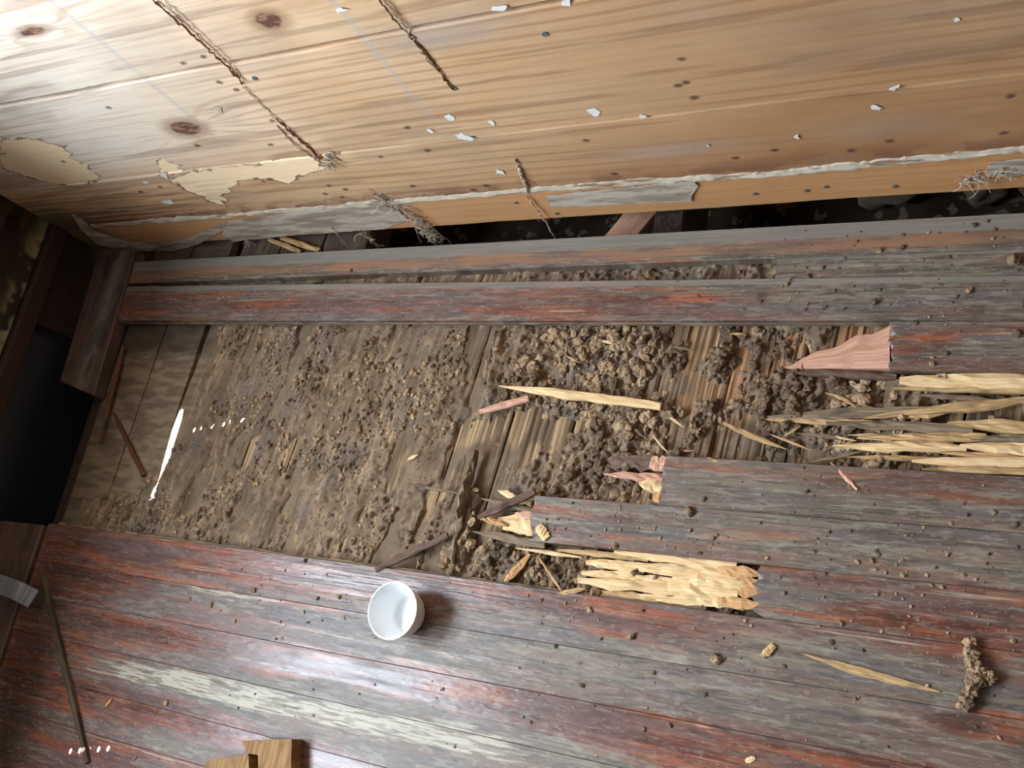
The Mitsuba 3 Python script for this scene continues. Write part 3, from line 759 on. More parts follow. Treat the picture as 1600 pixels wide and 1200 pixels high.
# boards E and F: only shredded fibres remain
bE = floorboard((0.1128, 0.5127)[0], XR, J['EF'], J['DE'], 27, label='floorboard of which pale gnawed strips remain')
bF = floorboard((0.1124, 0.4182)[0], XR, J['FG'], J['EF'], 28, label='floorboard shredded into fibres')
rows_E = [((-0.1097, 0.5040), (0.1205, 0.5071), .012, .008, -.014, 'straw_wood', (.15, .9)), ((-0.1004, 0.5157), (0.1206, 0.5186), .024, .010, -.011, 'pale_wood', (.45, .95)),
          ((-0.3110, 0.4494), (-0.0331, 0.4728), .016, .008, -.016, 'grey_wood', (.1, .7)), ((-0.1472, 0.4541), (0.1204, 0.4975), .014, .010, -.013, 'straw_wood', (.1, .9)), ((-0.1023, 0.4590), (-0.0372, 0.4686), .014, .006, -.015, 'straw_wood', (.3, .5)),
          ((-0.0772, 0.4956), (0.0333, 0.4889), .008, .006, -.015, 'grey_wood', (.2, .4))]
for q, (a, b, w_, h_, z_, m_, tp) in enumerate(rows_E):
    fibre(bE, a, b, w_, h_, z_, 110 + q, m_, tp)
rows_F = [((-0.3108, 0.4473), (-0.1016, 0.4458), .010, .007, -.016, 'straw_wood', (.1, .7)), ((-0.2025, 0.4434), (0.0013, 0.4427), .014, .009, -.012, 'grey_wood', (.2, .7)), ((-0.0324, 0.4490), (0.1277, 0.4450), .018, .010, -.009, 'straw_wood', (.3, .9)),
          ((-0.1545, 0.4230), (0.0180, 0.4280), .010, .008, -.011, 'straw_wood', (.1, .6)), ((-0.0150, 0.4282), (0.1276, 0.4283), .014, .008, -.011, 'grey_wood', (.2, .9)), ((-0.1905, 0.4067), (-0.0063, 0.4132), .014, .009, -.012, 'pale_wood', (.2, .6)),
          ((-0.0147, 0.4166), (0.1275, 0.4135), .017, .010, -.010, 'pale_wood', (.3, .9)), ((-0.1710, 0.3916), (-0.0308, 0.3963), .008, .006, -.015, 'straw_wood', (.1, .4)), ((-0.0782, 0.3894), (0.1274, 0.4007), .014, .009, -.011, 'pale_wood', (.3, .9)),
          ((-0.0640, 0.3787), (0.1273, 0.3862), .010, .009, -.013, 'straw_wood', (.3, .9)), ((-0.2493, 0.4265), (-0.1635, 0.4184), .006, .005, -.016, 'grey_wood', (.1, .2)), ((-0.2262, 0.3779), (-0.1443, 0.4033), .006, .005, -.015, 'grey_wood', (.1, .2)),
          ((-0.3232, 0.3654), (-0.1882, 0.3723), .008, .008, -.016, 'straw_wood', (.2, .4)), ((-0.4611, 0.3716), (-0.2839, 0.3721), .008, .008, -.016, 'brown_wood', (.2, .4))]
for q, (a, b, w_, h_, z_, m_, tp) in enumerate(rows_F):
    fibre(bF, a, b, w_, h_, z_, 130 + q, m_, tp)

g = np.random.default_rng(91)
for q in range(16):                                              # thin shreds between the larger ones
    t = g.random()
    xa = (-0.1908, 0.4108)[0] + .16 * g.random()
    ya = .388 + .062 * t
    fibre(bF, (xa, ya), (xa + g.uniform(.05, .13), ya + g.normal(0, .004)), g.uniform(.004, .008), g.uniform(.003, .006), -.011 - .006 * g.random(), 300 + q, ('straw_wood', 'grey_wood', 'pale_wood')[q % 3], (.15, .4))
# under-floor boards, laid across, their tops ribbed where they are eaten
TILT = .12
ZS = -.0265
rngs = np.random.default_rng(77)
xb = -1.882
nb = 0
while xb < .5:
    wdt = .128 + rngs.uniform(-.012, .012)
    if 0.0 < (-.765 - xb) < wdt:                                # the step at the split joist
        wdt = -.765 - xb
    yend = (YW + .02) if xb < -1.36 else .786 - rngs.uniform(0, .012)
    ystart = .06
    s = np.linspace(0, 1, 30); ys = np.linspace(ystart, yend, 44)
    S, Yg = np.meshgrid(s, ys, indexing='ij')
    Xg = xb + .002 + (wdt - .004) * S + TILT * (Yg - .4) * (1 if xb > -1.7 else .35)
    groove = meshkit.fbm(np.stack([(Xg - TILT * Yg) * 190, Yg * 5, Xg * 0 + nb], -1), 3, 9)
    deep = np.clip((Xg + .80) / .05, .12, 1)
    Zg = ZS - .007 * deep * np.clip(groove - .35, 0, 1) * 1.8
    Zg[0] -= .002; Zg[-1] -= .002
    n, k = S.shape
    v, f = grid_mesh(Xg, Yg, Zg)
    # sides and bottom
    ring = np.r_[np.arange(k), (np.arange(1, n) * k + k - 1), ((n - 1) * k + np.arange(k - 2, -1, -1)), (np.arange(n - 2, 0, -1) * k)]
    vb = v[ring].copy(); vb[:, 2] = ZS - .022
    m0 = len(v); r2 = np.roll(np.arange(len(ring)), -1)
    side = np.vstack([np.stack([ring, ring[r2], m0 + r2], -1), np.stack([ring, m0 + r2, m0 + np.arange(len(ring))], -1)])
    V = np.vstack([v, vb]); Fc = np.vstack([f, side])
    U = np.c_[V[:, 0], np.full(len(V), nb + .5)]
    obj('subfloor_board', (V, Fc), 'subfloor_wood', 'floor', uv=U)
    xb += wdt; nb += 1

# joists under the boards
for xj in (-1.30, -.52, .36):
    obj('joist', box(xj - .03, xj + .03, .0, 2.0, -.20, -.052, .004), 'dark_wood', 'floor')

# ------------------------------------------------------------------ termite mud: crust and crumbs in the hole
STEP = .0030
gx, gy = np.meshgrid(np.arange(-1.872, .20, STEP), np.arange(.118, .735, STEP), indexing='ij')


def poly_mask(X, Y, pts, soft=.02):
    P = shapely.Polygon(pts)
    d = shapely.distance(P, shapely.points(X, Y))
    return np.clip(1 - d / soft, 0, 1)


def fb(s, o, seed, sx=1.0):
    return meshkit.fbm(np.stack([(gx - .15 * gy) * s, gy * s * sx, gx * 0 + seed], -1), o, seed)


wob = fb(18, 3, 31)
wx, wy = gx + .10 * (wob - .5), gy + .10 * (fb(18, 3, 41) - .5)
base = -.0215 + .010 * (fb(9, 3, 1) - .5)
rough = .014 * (fb(34, 3, 2, .7) - .5) + .016 * (np.abs(fb(75, 3, 3, .8) - .5) * 2 - .25) * .6 + .006 * (fb(190, 2, 4) - .5)
streaks = .014 * (fb(44, 3, 5, .14) - .5)
calm = np.clip((fb(13, 3, 51) - .40) / .2, .22, 1)
calm = np.maximum(calm, .8 * (gx > -.82))
expo = np.maximum.reduce([
    poly_mask(wx, wy, [(-1.90, .10), (-1.66, .20), (-1.585, .35), (-1.56, .52), (-1.60, .66), (-1.93, .66)], .03) * .9 * np.clip((gy - .19) / .06, 0, 1),
    poly_mask(wx, wy, [(-0.8110, 0.4265), (-0.7629, 0.4408), (-0.6175, 0.4464), (-0.6359, 0.3748), (-0.6672, 0.3090), (-0.7217, 0.2990), (-0.7809, 0.3663)], .02) * np.clip((.74 - fb(11, 3, 61)) / .14, .2, 1),
    poly_mask(wx, wy, [(-0.4554, 0.6074), (-0.3960, 0.6069), (-0.4098, 0.5342), (-0.4411, 0.3861), (-0.4684, 0.3845), (-0.4553, 0.4985)], .016) * .9 * np.clip((.68 - fb(13, 3, 62)) / .14, .1, 1),
    poly_mask(wx, wy, [(-0.3710, 0.4283), (-0.2878, 0.4161), (-0.3043, 0.3782), (-0.4076, 0.3771)], .016) * .7 * np.clip((.68 - fb(13, 3, 63)) / .14, .1, 1),
    poly_mask(wx, wy, [(-0.8736, 0.6076), (-0.8310, 0.6073), (-0.8367, 0.5020), (-0.8646, 0.5014)], .01) * .6,
    poly_mask(wx, wy, [(-0.1743, 0.5976), (-0.1084, 0.5919), (-0.2000, 0.5481), (-0.2417, 0.5811)], .03) * .6])
pit = np.maximum.reduce([
    poly_mask(wx, wy, [(-0.8139, 0.3767), (-0.7821, 0.3724), (-0.7297, 0.2752), (-0.7558, 0.2153), (-0.7825, 0.2070), (-0.8117, 0.2802)], .016),
    poly_mask(wx, wy, [(-0.9753, 0.1755), (-0.9240, 0.1868), (-0.8990, 0.1426), (-0.9519, 0.1306)], .012) * .25,
    poly_mask(wx, wy, [(-0.7848, 0.2298), (-0.5749, 0.1902), (-0.5952, 0.1401), (-0.7971, 0.1373)], .02) * .06,
    poly_mask(wx, wy, [(-0.5340, 0.3301), (-0.4503, 0.3308), (-0.4394, 0.2888), (-0.5443, 0.2852)], .014) * .15,
    poly_mask(wx, wy, [(-0.0161, 0.4694), (0.0658, 0.4629), (0.0658, 0.4534), (-0.0325, 0.4539)], .014) * .8,
    poly_mask(wx, wy, [(-0.0924, 0.3964), (-0.0768, 0.3974), (-0.0756, 0.3682), (-0.0911, 0.3671)], .008) * .9])
right = np.clip((gx + .80) / .05, 0, 1)
ridge = poly_mask(gx + .02 * (wob - .5), gy, [(-0.8262, 0.6046), (-0.8123, 0.6045), (-0.8006, 0.3774), (-0.8014, 0.1390), (-0.8168, 0.1372), (-0.8192, 0.3764)], .010)
Z = base + rough * calm * (.95 + .8 * right) + streaks + .001 * right - expo * .024 - pit * .045 + ridge * .010
edge_d = np.clip((gx + 1.872) / .05, 0, 1)
Z -= .01 * (1 - edge_d)
Z -= .013 * np.clip((fb(26, 3, 71, .35) - .60) / .10, 0, 1) * (gx < -.80)
ribs = np.clip((fb(16, 3, 81) - .44) / .12, 0, 1) * np.clip((gx + .62) / .1, 0, 1) * np.clip((gy - .36) / .03, 0, 1)
expo = np.maximum(expo, ribs * .6)
Z -= ribs * .012
Z = np.minimum(Z, -.0045)
# keep below boards that lie on it
for key_x, lo, hi in ((xI - .02, 'IJ', 'HI'), (xH - .01, 'HI', 'GH'), (xG - .01, 'GH', 'FG'), (xD - .01, 'DE', 'C0'), (-1.95, 'C0', 'C1')):
    over = (gx > key_x) & (gy > J[lo](gx) - .004) & (gy < J[hi](gx) + .004)
    Z = np.where(over, np.minimum(Z, -.0225), Z)
fib = ((gx > (-0.2002, 0.4103)[0]) & (gy > .375) & (gy < .53)) | ((gx > (-0.5420, 0.1624)[0]) & (gy < .212) & (gy > .13))
Z = np.where(fib, np.minimum(Z, -.0155 + .3 * (Z + .02)), Z)
v, f = grid_mesh(gx, gy, Z)
note(thing('termite_mud'), 'brown crumbly crust of termite mud and rotten wood filling the hole in the floor', 'mud', None, 'stuff')
obj('crust', (v, f), 'mud', 'termite_mud', smooth=True)


def surface(x, y):
    i = np.clip(((x + 1.872) / STEP).astype(int), 0, gx.shape[0] - 1); j = np.clip(((y - .118) / STEP).astype(int), 0, gx.shape[1] - 1)
    return Z[i, j], expo[i, j], pit[i, j]


rng = np.random.default_rng(12)
N = 21000
x, y = rng.uniform(-1.80, .12, N), rng.uniform(.126, .70, N)
z, ex, pi_ = surface(x, y)
dens = meshkit.fbm(np.stack([x * 12, y * 12, x * 0], -1), 3, 21)
r = .0012 + .0042 * rng.random(N) ** 3 * (1 + 1.0 * (x > -.8))
keep = (rng.random(N) < np.clip((dens - .45 + .11 * (x > -.8)) * 5.0, .02, 1) * (1 - .85 * ex)) & (z + r < .002)
for key_x, lo, hi in ((xI - .02, 'IJ', 'HI'), (xH - .01, 'HI', 'GH'), (xG - .01, 'GH', 'FG'), (xD - .01, 'DE', 'C0'), (-1.95, 'C0', 'C1')):
    keep &= ~((x > key_x) & (y > J[lo](x) - .004) & (y < J[hi](x) + .004))
x, y, z, r = x[keep], y[keep], z[keep], r[keep]
r = np.minimum(r, np.maximum(.001, (-.001 - z) * .8))
big = r > .0028
A = clods(np.stack([x, y, z + r * .35], -1)[big], r[big], 3, 1)
B = clods(np.stack([x, y, z + r * .35], -1)[~big], r[~big], 4, 0)
obj('crumbs', (np.vstack([A[0], B[0]]), np.vstack([A[1], B[1] + len(A[0])])), 'mud_crumb', 'termite_mud', kind='stuff', label='loose crumbs of mud')

# crumbs scattered over the boards
N = 7000
x, y = rng.uniform(-1.8, .2, N), rng.uniform(-.38, .78, N)
hot = np.zeros(N)
for (cx, cy), rr, k in (((-1.0115, 0.0590), .02, 1.2), ((-1.0723, -0.0592), .012, 1.0), ((-0.6840, 0.2337), .10, .5), ((-0.4788, 0.2587), .12, .7), ((-0.3926, 0.2513), .08, .5), ((-0.0936, 0.2716), .16, .7), ((-0.0662, 0.6785), .25, .45), ((-0.2570, 0.6495), .06, .5), ((-1.1799, 0.0367), .12, .25),
                        ((-0.6021, 0.1131), .05, .6), ((-0.2629, 0.1391), .3, .14), ((-0.1245, 0.0532), .3, .10), ((0.0165, 0.0938), .05, .6), ((-0.9157, -0.0068), .5, .05)):
    hot += k * np.exp(-((x - cx) ** 2 + (y - cy) ** 2 * 2) / rr ** 2)
onboard = (y < J['IJ'](x) - .003) | ((x > xI + .02) & (y < J['HI'](x) - .002)) | ((x > xH + .01) & (y > J['HI'](x) + .002) & (y < J['GH'](x) - .002)) | ((x > xG + .01) & (y > J['GH'](x) + .002) & (y < J['FG'](x) - .003)) \
    | ((x > xD + .01) & (y > J['DE'](x) + .004) & (y < J['C0'](x) - .002)) | ((y > J['C0'](x) + .004) & (y < J['C1'](x) - .003)) | ((x > xB + .005) & (y > J['C1'](x) + .002) & (y < .729)) | ((y > .734) & (y < .787))
offc = (x > -1.30) & (x < -1.02) & (y < -.17)
keep = ~offc & onboard & (rng.random(N) < hot * 1.3 + .02) & (x > XL + .02)
x, y = x[keep], y[keep]
r = .0010 + .0032 * rng.random(len(x)) ** 3
zt = np.where((y > J['C0'](x)) & (y < J['C1'](x)), .002, np.where((y > J['C1'](x)) & (y < .731), -.002, 0.0))
cr = clods(np.stack([x, y, zt + r * .45], -1), r, 9, 1, .7)
obj('dirt_specks', cr, 'mud_crumb', label='dark specks of dirt scattered over the floorboards', cat='dirt', kind='stuff')

# ------------------------------------------------------------------ the sill along the end wall, with a dark slot where it is missing
labels['trim_1'] = {'label': 'worn brown sill board lying along the end wall in the corner', 'kind': 'structure'}


def slab(poly, z0, z1, key, mat, parent):
    P = shapely.Polygon(poly)
    m = trimesh.creation.extrude_polygon(P, z1 - z0, engine='earcut'); m.apply_translation([0, 0, z0])
    inner = trimesh.creation.extrude_polygon(P.buffer(-.004, join_style=2), .003, engine='earcut'); inner.apply_translation([0, 0, z1])
    h = trimesh.convex.convex_hull(np.vstack([m.vertices, inner.vertices]))
    return obj(key, h, mat, parent)


slab([(-2.0056, 0.4651), (-1.8663, 0.4309), (-1.8836, 0.7357), (-1.8905, 0.8218), (-2.0276, 0.8360)], -.024, .006, 'board', 'sill_wood', 'trim_1')
labels['trim_2'] = {'label': 'dark brown sill board along the end wall at lower left', 'kind': 'structure'}
slab([(-2.045, .112), (-1.892, .116), (-1.889, -.26), (-2.045, -.26)], -.024, .004, 'board', 'sill_wood', 'trim_2')
slab([(-2.045, -.263), (-1.888, -.263), (-1.888, -1.2), (-2.045, -1.2)], -.024, .004, 'board', 'sill_wood', 'trim_2')
# edge timber carrying the board ends
obj('edge_joist', box(-1.905, -1.876, -.6, .80, -.16, -.024, .003), 'dark_wood', 'floor')

# ------------------------------------------------------------------ things lying about
def lying(name, a, b, w, h, seed, mat, label, cat='splinter', za=.0, zb=None, taper=(.2, .2), bend=0.0, group=None, rough=.12, segs=9):
    v, f, u = sliver((*a, za), (*b, za if zb is None else zb), w, h, seed, taper, bend=bend, rough=rough, segs=segs)
    return obj(name, (v, f), mat, uv=u, label=label, cat=cat, group=group)


# white plastic cup
CUP = (-0.8765, 0.0540)
prof = [(.0, .0), (.026, .0), (.030, .0012), (.0345, .006), (.0385, .014), (.0425, .026), (.0455, .040), (.0475, .053), (.0480, .0555), (.0492, .0562), (.0497, .0575), (.0492, .0588), (.0480, .0592), (.0466, .0586),
        (.0458, .0555), (.0438, .041), (.0408, .027), (.0370, .0155), (.0335, .0085), (.0310, .0055), (.0295, .0048), (.0285, .0036), (.0, .0034)]
cup = trimesh.creation.revolve(np.array(prof) * 1.0, sections=72)
cup.apply_translation([CUP[0], CUP[1], .0004])
obj('plastic_cup', cup, 'cup_plastic', smooth=40, label='white round plastic cup standing on the red-brown floorboards', cat='cup')

lying('wood_splinter', (-0.7885, 0.4877), (-0.4704, 0.4589), .017, .008, 1, 'pale_wood', 'long pale flat splinter lying across the mud in the hole', za=-.006, taper=(.1, .75), segs=14)
lying('wood_stick', (-0.8198, 0.4361), (-0.7231, 0.4658), .012, .009, 2, 'pink_wood', 'short pinkish stick lying on the mud below the long pale splinter', 'stick', za=-.010, taper=(.7, .8))
lying('wood_stick', (-0.9670, 0.1230), (-0.8340, 0.2006), .014, .009, 3, 'brown_wood', 'grey-brown stick leaning from the mud onto the near edge of the hole', 'stick', za=-.001, zb=-.008, taper=(.6, .8))
lying('wood_stick', (-0.7801, 0.2383), (-0.6754, 0.2934), .013, .010, 4, 'brown_wood', 'dark stick lying over the pit beside the split board end', 'stick', za=-.008, zb=-.004, taper=(.5, .8))
lying('wood_chip', (-0.7537, 0.2918), (-0.7104, 0.2802), .012, .004, 5, 'pale_wood', 'thin pale chip pointing at the dark stick', 'wood chip', za=-.012, taper=(.1, .2))
lying('wood_chip', (-0.7089, 0.2723), (-0.6706, 0.2938), .014, .006, 6, 'straw_wood', 'tan chip just under the end of the dark stick', 'wood chip', za=-.014, taper=(.3, .8))
lying('wood_splinter', (-0.7867, 0.2751), (-0.6515, 0.2569), .010, .006, 7, 'grey_wood', 'grey splinter crossing below the dark stick', za=-.018, taper=(.2, .4))
lying('wood_chip', (-0.6571, 0.2340), (-0.6365, 0.2139), .018, .006, 8, 'pale_wood', 'small square pale chip on the split floorboard end', 'wood chip', za=.0005, taper=(.8, .7))
lying('wood_splinter', (-0.7123, 0.1266), (-0.6700, 0.1862), .014, .007, 9, 'orange_wood', 'tan pointed splinter on dark mud right of the cup', za=-.014, taper=(.1, .3))
lying('wood_splinter', (-0.6554, 0.1856), (-0.5959, 0.1306), .005, .004, 10, 'straw_wood', 'thin straw-like splinter beside the gnawed pale fibres', za=-.012, zb=-.001, taper=(.3, .4))
lying('wood_splinter', (-0.6042, 0.1253), (-0.5563, 0.1398), .008, .005, 11, 'straw_wood', 'short tan splinter on the hole edge below the gnawed fibres', za=-.003, taper=(.2, .3))
lying('wood_chip', (-0.2647, 0.0778), (-0.2499, 0.0965), .011, .005, 12, 'straw_wood', 'single tan chip on the grey floorboards', 'wood chip', za=.0005, taper=(.7, .8))
lying('wood_splinter', (-0.2114, 0.0906), (-0.0304, 0.0685), .011, .004, 13, 'straw_wood', 'long thin pale sliver on the grey floorboards at lower right', za=.0005, taper=(.05, .2), bend=-.012, segs=14)
lying('wood_splinter', (-0.3635, 0.4363), (-0.2585, 0.3967), .008, .004, 14, 'straw_wood', 'thin curved pale splinter on the ribbed wood under the wedge break', za=-.009, taper=(.5, .1), bend=-.02)
lying('wood_splinter', (-0.1925, 0.3801), (-0.1495, 0.3373), .007, .004, 15, 'pink_wood', 'thin pinkish splinter across the edge of the snapped board', za=-.006, zb=.0005, taper=(.1, .5))
lying('wood_splinter', (-0.2883, 0.4214), (-0.2230, 0.3987), .004, .003, 16, 'straw_wood', 'hair-thin pale splinter right of the thin curved one', za=-.012, taper=(.2, .2))
lying('wood_splinter', (-0.2079, 0.4940), (-0.1592, 0.4702), .005, .003, 17, 'straw_wood', 'small pale curl in the mud under the pink wedge', za=-.012, taper=(.3, .2), bend=.06)
lying('wood_splinter', (-0.9498, 0.2888), (-0.8333, 0.2808), .006, .004, 18, 'grey_wood', 'grey splinter ending at the ridge in the mud', za=-.014, taper=(.2, .4))
lying('wood_splinter', (-0.9588, 0.3357), (-0.9384, 0.3471), .007, .004, 19, 'pale_wood', 'tiny pale chip alone in the middle of the mud', 'wood chip', za=-.013, taper=(.4, .4))
lying('wood_splinter', (-0.3540, 0.3676), (-0.3858, 0.3720), .006, .004, 20, 'straw_wood', 'short tan splinter on the upper edge of the snapped board', za=-.003, taper=(.3, .3))
lying('wood_stick', (-1.8462, 0.5665), (-1.8205, 0.3216), .011, .008, 21, 'rust_wood', 'long rust-brown stick leaning along the corner sill', 'stick', za=-.016, taper=(.7, .5))
lying('wood_stick', (-1.8168, 0.4005), (-1.6519, 0.2564), .010, .008, 22, 'rust_wood', 'short rust-brown stick on the bare underfloor left of the sunlit streak', 'stick', za=-.024, taper=(.5, .8))
lying('wood_rod', (-1.8499, 0.0166), (-1.5375, -0.3262), .013, .011, 23, 'olive_wood', 'long dark thin rod lying across the floorboards at lower left', 'rod', za=.0005, taper=(.85, .7), rough=.05, segs=16)
lying('wood_chip', (-1.5374, -0.2196), (-1.5262, -0.2028), .006, .003, 24, 'orange_wood', 'tiny orange chip beside the dark rod', 'wood chip', za=.0005, taper=(.6, .6))
lying('wood_chip', (-0.2754, -0.0691), (-0.2627, -0.0614), .008, .003, 25, 'pale_wood', 'tiny pale flake on the red floorboard at the lower edge', 'wood chip', za=.0005, taper=(.5, .5))
# rotten splinter of board standing up along the step in the under-floor
lying('wood_splinter', (-0.8107, 0.3622), (-0.8136, 0.1523), .016, .018, 26, 'grey_wood', 'upright grey strip of rotten wood along the step in the mud', za=-.015, taper=(.3, .4), bend=-.03, rough=.25, segs=16)
lying('wood_splinter', (-0.8207, 0.6046), (-0.8254, 0.4945), .012, .014, 27, 'brown_wood', 'dark rotten ridge of wood running from the far board into the mud', za=-.024, taper=(.6, .4), rough=.25, segs=12)

g = np.random.default_rng(52)
for q in range(14):
    for _ in range(60):
        xa, ya = g.uniform((-0.7831, 0.5417)[0], (-0.1478, 0.4644)[0]), g.uniform(.385, .60)
        if surface(np.array([xa]), np.array([ya]))[0][0] > -.03:
            break
    th, L_ = g.uniform(-.9, .9), g.uniform(.018, .045)
    xb_, yb_ = xa + L_ * math.cos(th), ya + L_ * math.sin(th)
    zz = max(surface(np.array([xa, xb_, (xa + xb_) / 2]), np.array([ya, yb_, (ya + yb_) / 2]))[0]) + .001
    lying('wood_sliver', (xa, ya), (xb_, yb_), g.uniform(.003, .006), .003, 400 + q, ('straw_wood', 'pale_wood', 'grey_wood')[q % 3], 'tiny loose wood sliver in the mud right of the step', 'splinter', za=min(zz + .0035, -.0005), taper=(.3, .2),
          group='tiny slivers strewn in the mud', segs=5)
# lump of termite tube on the boards at right
c0 = np.array((0.0120, 0.0930))
pts, rr = [], []
path = smooth_path([(*(0.0102, 0.1427), .006), (*(0.0069, 0.1171), .008), (*(0.0150, 0.0952), .010), (*(0.0034, 0.0711), .009), (*(0.0024, 0.0490), .007)], 46)
rngm = np.random.default_rng(4)
for q, pnt in enumerate(path):
    t = q / 45
    pts.append(pnt + rngm.normal(0, .0026, 3) * [1, 1, .3]); rr.append(.0032 + .0026 * math.sin(math.pi * t) + .002 * rngm.random())
for q in range(16):
    pts.append(np.array([*(0.0180, 0.0924), .008]) + rngm.normal(0, .006, 3) * [1.2, 1.2, .25]); rr.append(.0045)
M1 = clods(np.array(pts), np.array(rr), 14, 2, .95, .55)
obj('mud_tube', M1, 'mud_crumb', smooth=50, label='crumbly brown lump of broken termite tube on the floorboards at right', cat='mud tube')
# single clods
for (a, rr_, lab) in (((-0.3312, 0.0636), .0060, 'brown mud clod on grey boards left of the tan chip'), ((0.0514, 0.7090), .0095, 'tan mud clod near the right end of the boards by the wall'), ((0.0567, 0.5894), .0055, 'small mud clod at the right edge below the blue-grey board'),
                      ((-0.1426, 0.6427), .0050, 'pale-topped mud clod on the blue-grey board above the pink wedge'), ((-0.0096, 0.6584), .0048, 'mud clod on the blue-grey board towards the right edge'), ((-0.3983, 0.2819), .0060, 'dark mud clod on the floorboard right of the stepped break'),
                      ((-0.4669, 0.0763), .0048, 'dark clod on the floorboards below the gnawed pale fibres')):
    zz = .002 if .60 < a[1] < .70 else (-.002 if .69 < a[1] < .731 else 0)
    obj('mud_clod', clods(np.array([[*a, zz + rr_ * .6]]), np.array([rr_]), int(rr_ * 1e5), 2, .8, .4), 'mud_crumb', smooth=40, label=lab, cat='clod')

# cut board offcuts at the lower edge
def offcut(key, pts, z0, z1, mat, label):
    P = shapely.Polygon(pts)
    m = trimesh.creation.extrude_polygon(P, z1 - z0, engine='earcut'); m.apply_translation([0, 0, z0])
    v = np.array(m.vertices)
    return obj(key, m, mat, uv=v[:, [1, 0]] * [1, 1], label=label, cat='offcut')


ZT = .030
offcut('board_offcut', [(-1.1499, -0.2097), (-1.0436, -0.1871), (-1.0158, -0.2919), (-1.0795, -0.3059), (-1.1081, -0.2263), (-1.1361, -0.2275)], .001, .030, 'offcut_wood', 'tan square-ended board offcut with a notch at the lower edge')
offcut('board_offcut', [(-1.2252, -0.2606), (-1.1330, -0.2291), (-1.0976, -0.3101), (-1.1854, -0.3295)], .001, .026, 'offcut_wood', 'lower tan board offcut left of the notched one')

# grey metal strap sticking out at left
sp = smooth_path([(*(-2.0170, -0.0171), .075), (*(-1.9273, -0.0255), .07), (*(-1.8509, -0.0332), .055), (*(-1.8134, -0.0456), .03)], 16)
rings, uvs = [], []
for q, c_ in enumerate(sp):
    t = sp[min(q + 1, 15)] - sp[max(q - 1, 0)]; t /= np.linalg.norm(t)
    side = np.array([.12, .97, .2]); side -= t * (side @ t); side /= np.linalg.norm(side)
    nn = np.cross(t, side)
    w_ = .021
    rings.append([c_ - side * w_ - nn * .0006, c_ + side * w_ - nn * .0006, c_ + side * w_ + nn * .0006, c_ - side * w_ + nn * .0006])
    uvs.append([(q * .012, -w_), (q * .012, w_), (q * .012, w_), (q * .012, -w_)])
v, f, u = loft(rings, uvs)
obj('metal_strap', (v, f), 'strap_metal', uv=u, label='bent grey metal strap sticking out over the sill at left', cat='strap')

# stones and rubble in the dark gap under the wall
for (a, rr_, lab) in ((( -.16, 1.06), .075, 'large pale brown stone in the dark gap under the wall at right'), ((.02, 1.02), .045, 'dark rounded stone in the gap under the wall at the right edge'), ((.09, 1.0), .03, 'small grey stone at the right end of the gap')):
    obj('stone', clods(np.array([[*a, -.27]]), np.array([rr_]), int(rr_ * 999), 2, .6, .3), 'stone', smooth=True, label=lab, cat='stone')
v, f, u = sliver((-.62, .80, -.060), (-.50, 1.10, -.16), .06, .02, 333, (.9, .9), rough=.03)
obj('wood_block', (v, f), 'pink_wood', uv=u, label='pinkish timber piece crossing the dark gap under the wall', cat='timber')
lying('wood_stick', (-1.4423, 0.8435), (-1.3175, 0.8041), .012, .008, 34, 'straw_wood', 'upper of two pale sticks at the left end of the gap under the wall', 'stick', za=-.022, taper=(.8, .8))
lying('wood_stick', (-1.4808, 0.8423), (-1.3726, 0.8035), .012, .007, 35, 'straw_wood', 'lower of two pale sticks at the left end of the gap under the wall', 'stick', za=-.022, taper=(.8, .6))

# ------------------------------------------------------------------ remnants on the plank wall
GP = 'torn remnants of paper lining'
S1 = [(-1.5124, 0.0852), (-1.3218, 0.1013), (-1.1616, 0.1099), (-1.0800, 0.1118), (-1.0504, 0.0798), (-1.0485, 0.0376), (-1.1317, 0.0089), (-1.3033, 0.0110), (-1.4583, 0.0038), (-1.5714, -0.0032), (-1.5782, 0.0291)]
S2 = [(-0.7160, 0.0883), (-0.6151, 0.0920), (-0.5176, 0.0952), (-0.4353, 0.1037), (-0.4275, 0.0819), (-0.4456, 0.0548), (-0.4533, 0.0340), (-0.5475, 0.0378), (-0.6464, 0.0417), (-0.7205, 0.0468)]
S3 = [(-1.9284, 0.1753), (-1.9203, 0.1559), (-1.9457, 0.0889), (-1.8970, 0.0305), (-1.7846, 0.0089), (-1.6792, 0.0274), (-1.5654, 0.0706), (-1.5201, 0.0831), (-1.5329, 0.0608), (-1.6169, 0.0270), (-1.6919, -0.0072), (-1.7892, -0.0280), (-1.9032, -0.0170), (-1.9816, -0.0025), (-2.0097, 0.0353), (-1.9815, 0.1061)]
S4 = [(0.0133, 0.0823), (0.0671, 0.0871), (0.0710, 0.0449), (0.0444, 0.0364), (0.0097, 0.0509)]
for q, (poly, lab) in enumerate(((S1, 'long grey-white torn paper strip low on the plank wall left of centre'), (S2, 'grey torn paper strip low on the plank wall right of centre'), (S3, 'whitish crescent-shaped band of fibre low on the wall near the corner'), (S4, 'grey fuzzy paper patch at the right end of the wall filler'))):
    v, f, u = plate(poly, on_wall, .0010, 3 + q, .006, .0022)
    obj('paper_strip', (v, f), 'grey_paper', uv=u, label=lab, cat='paper')
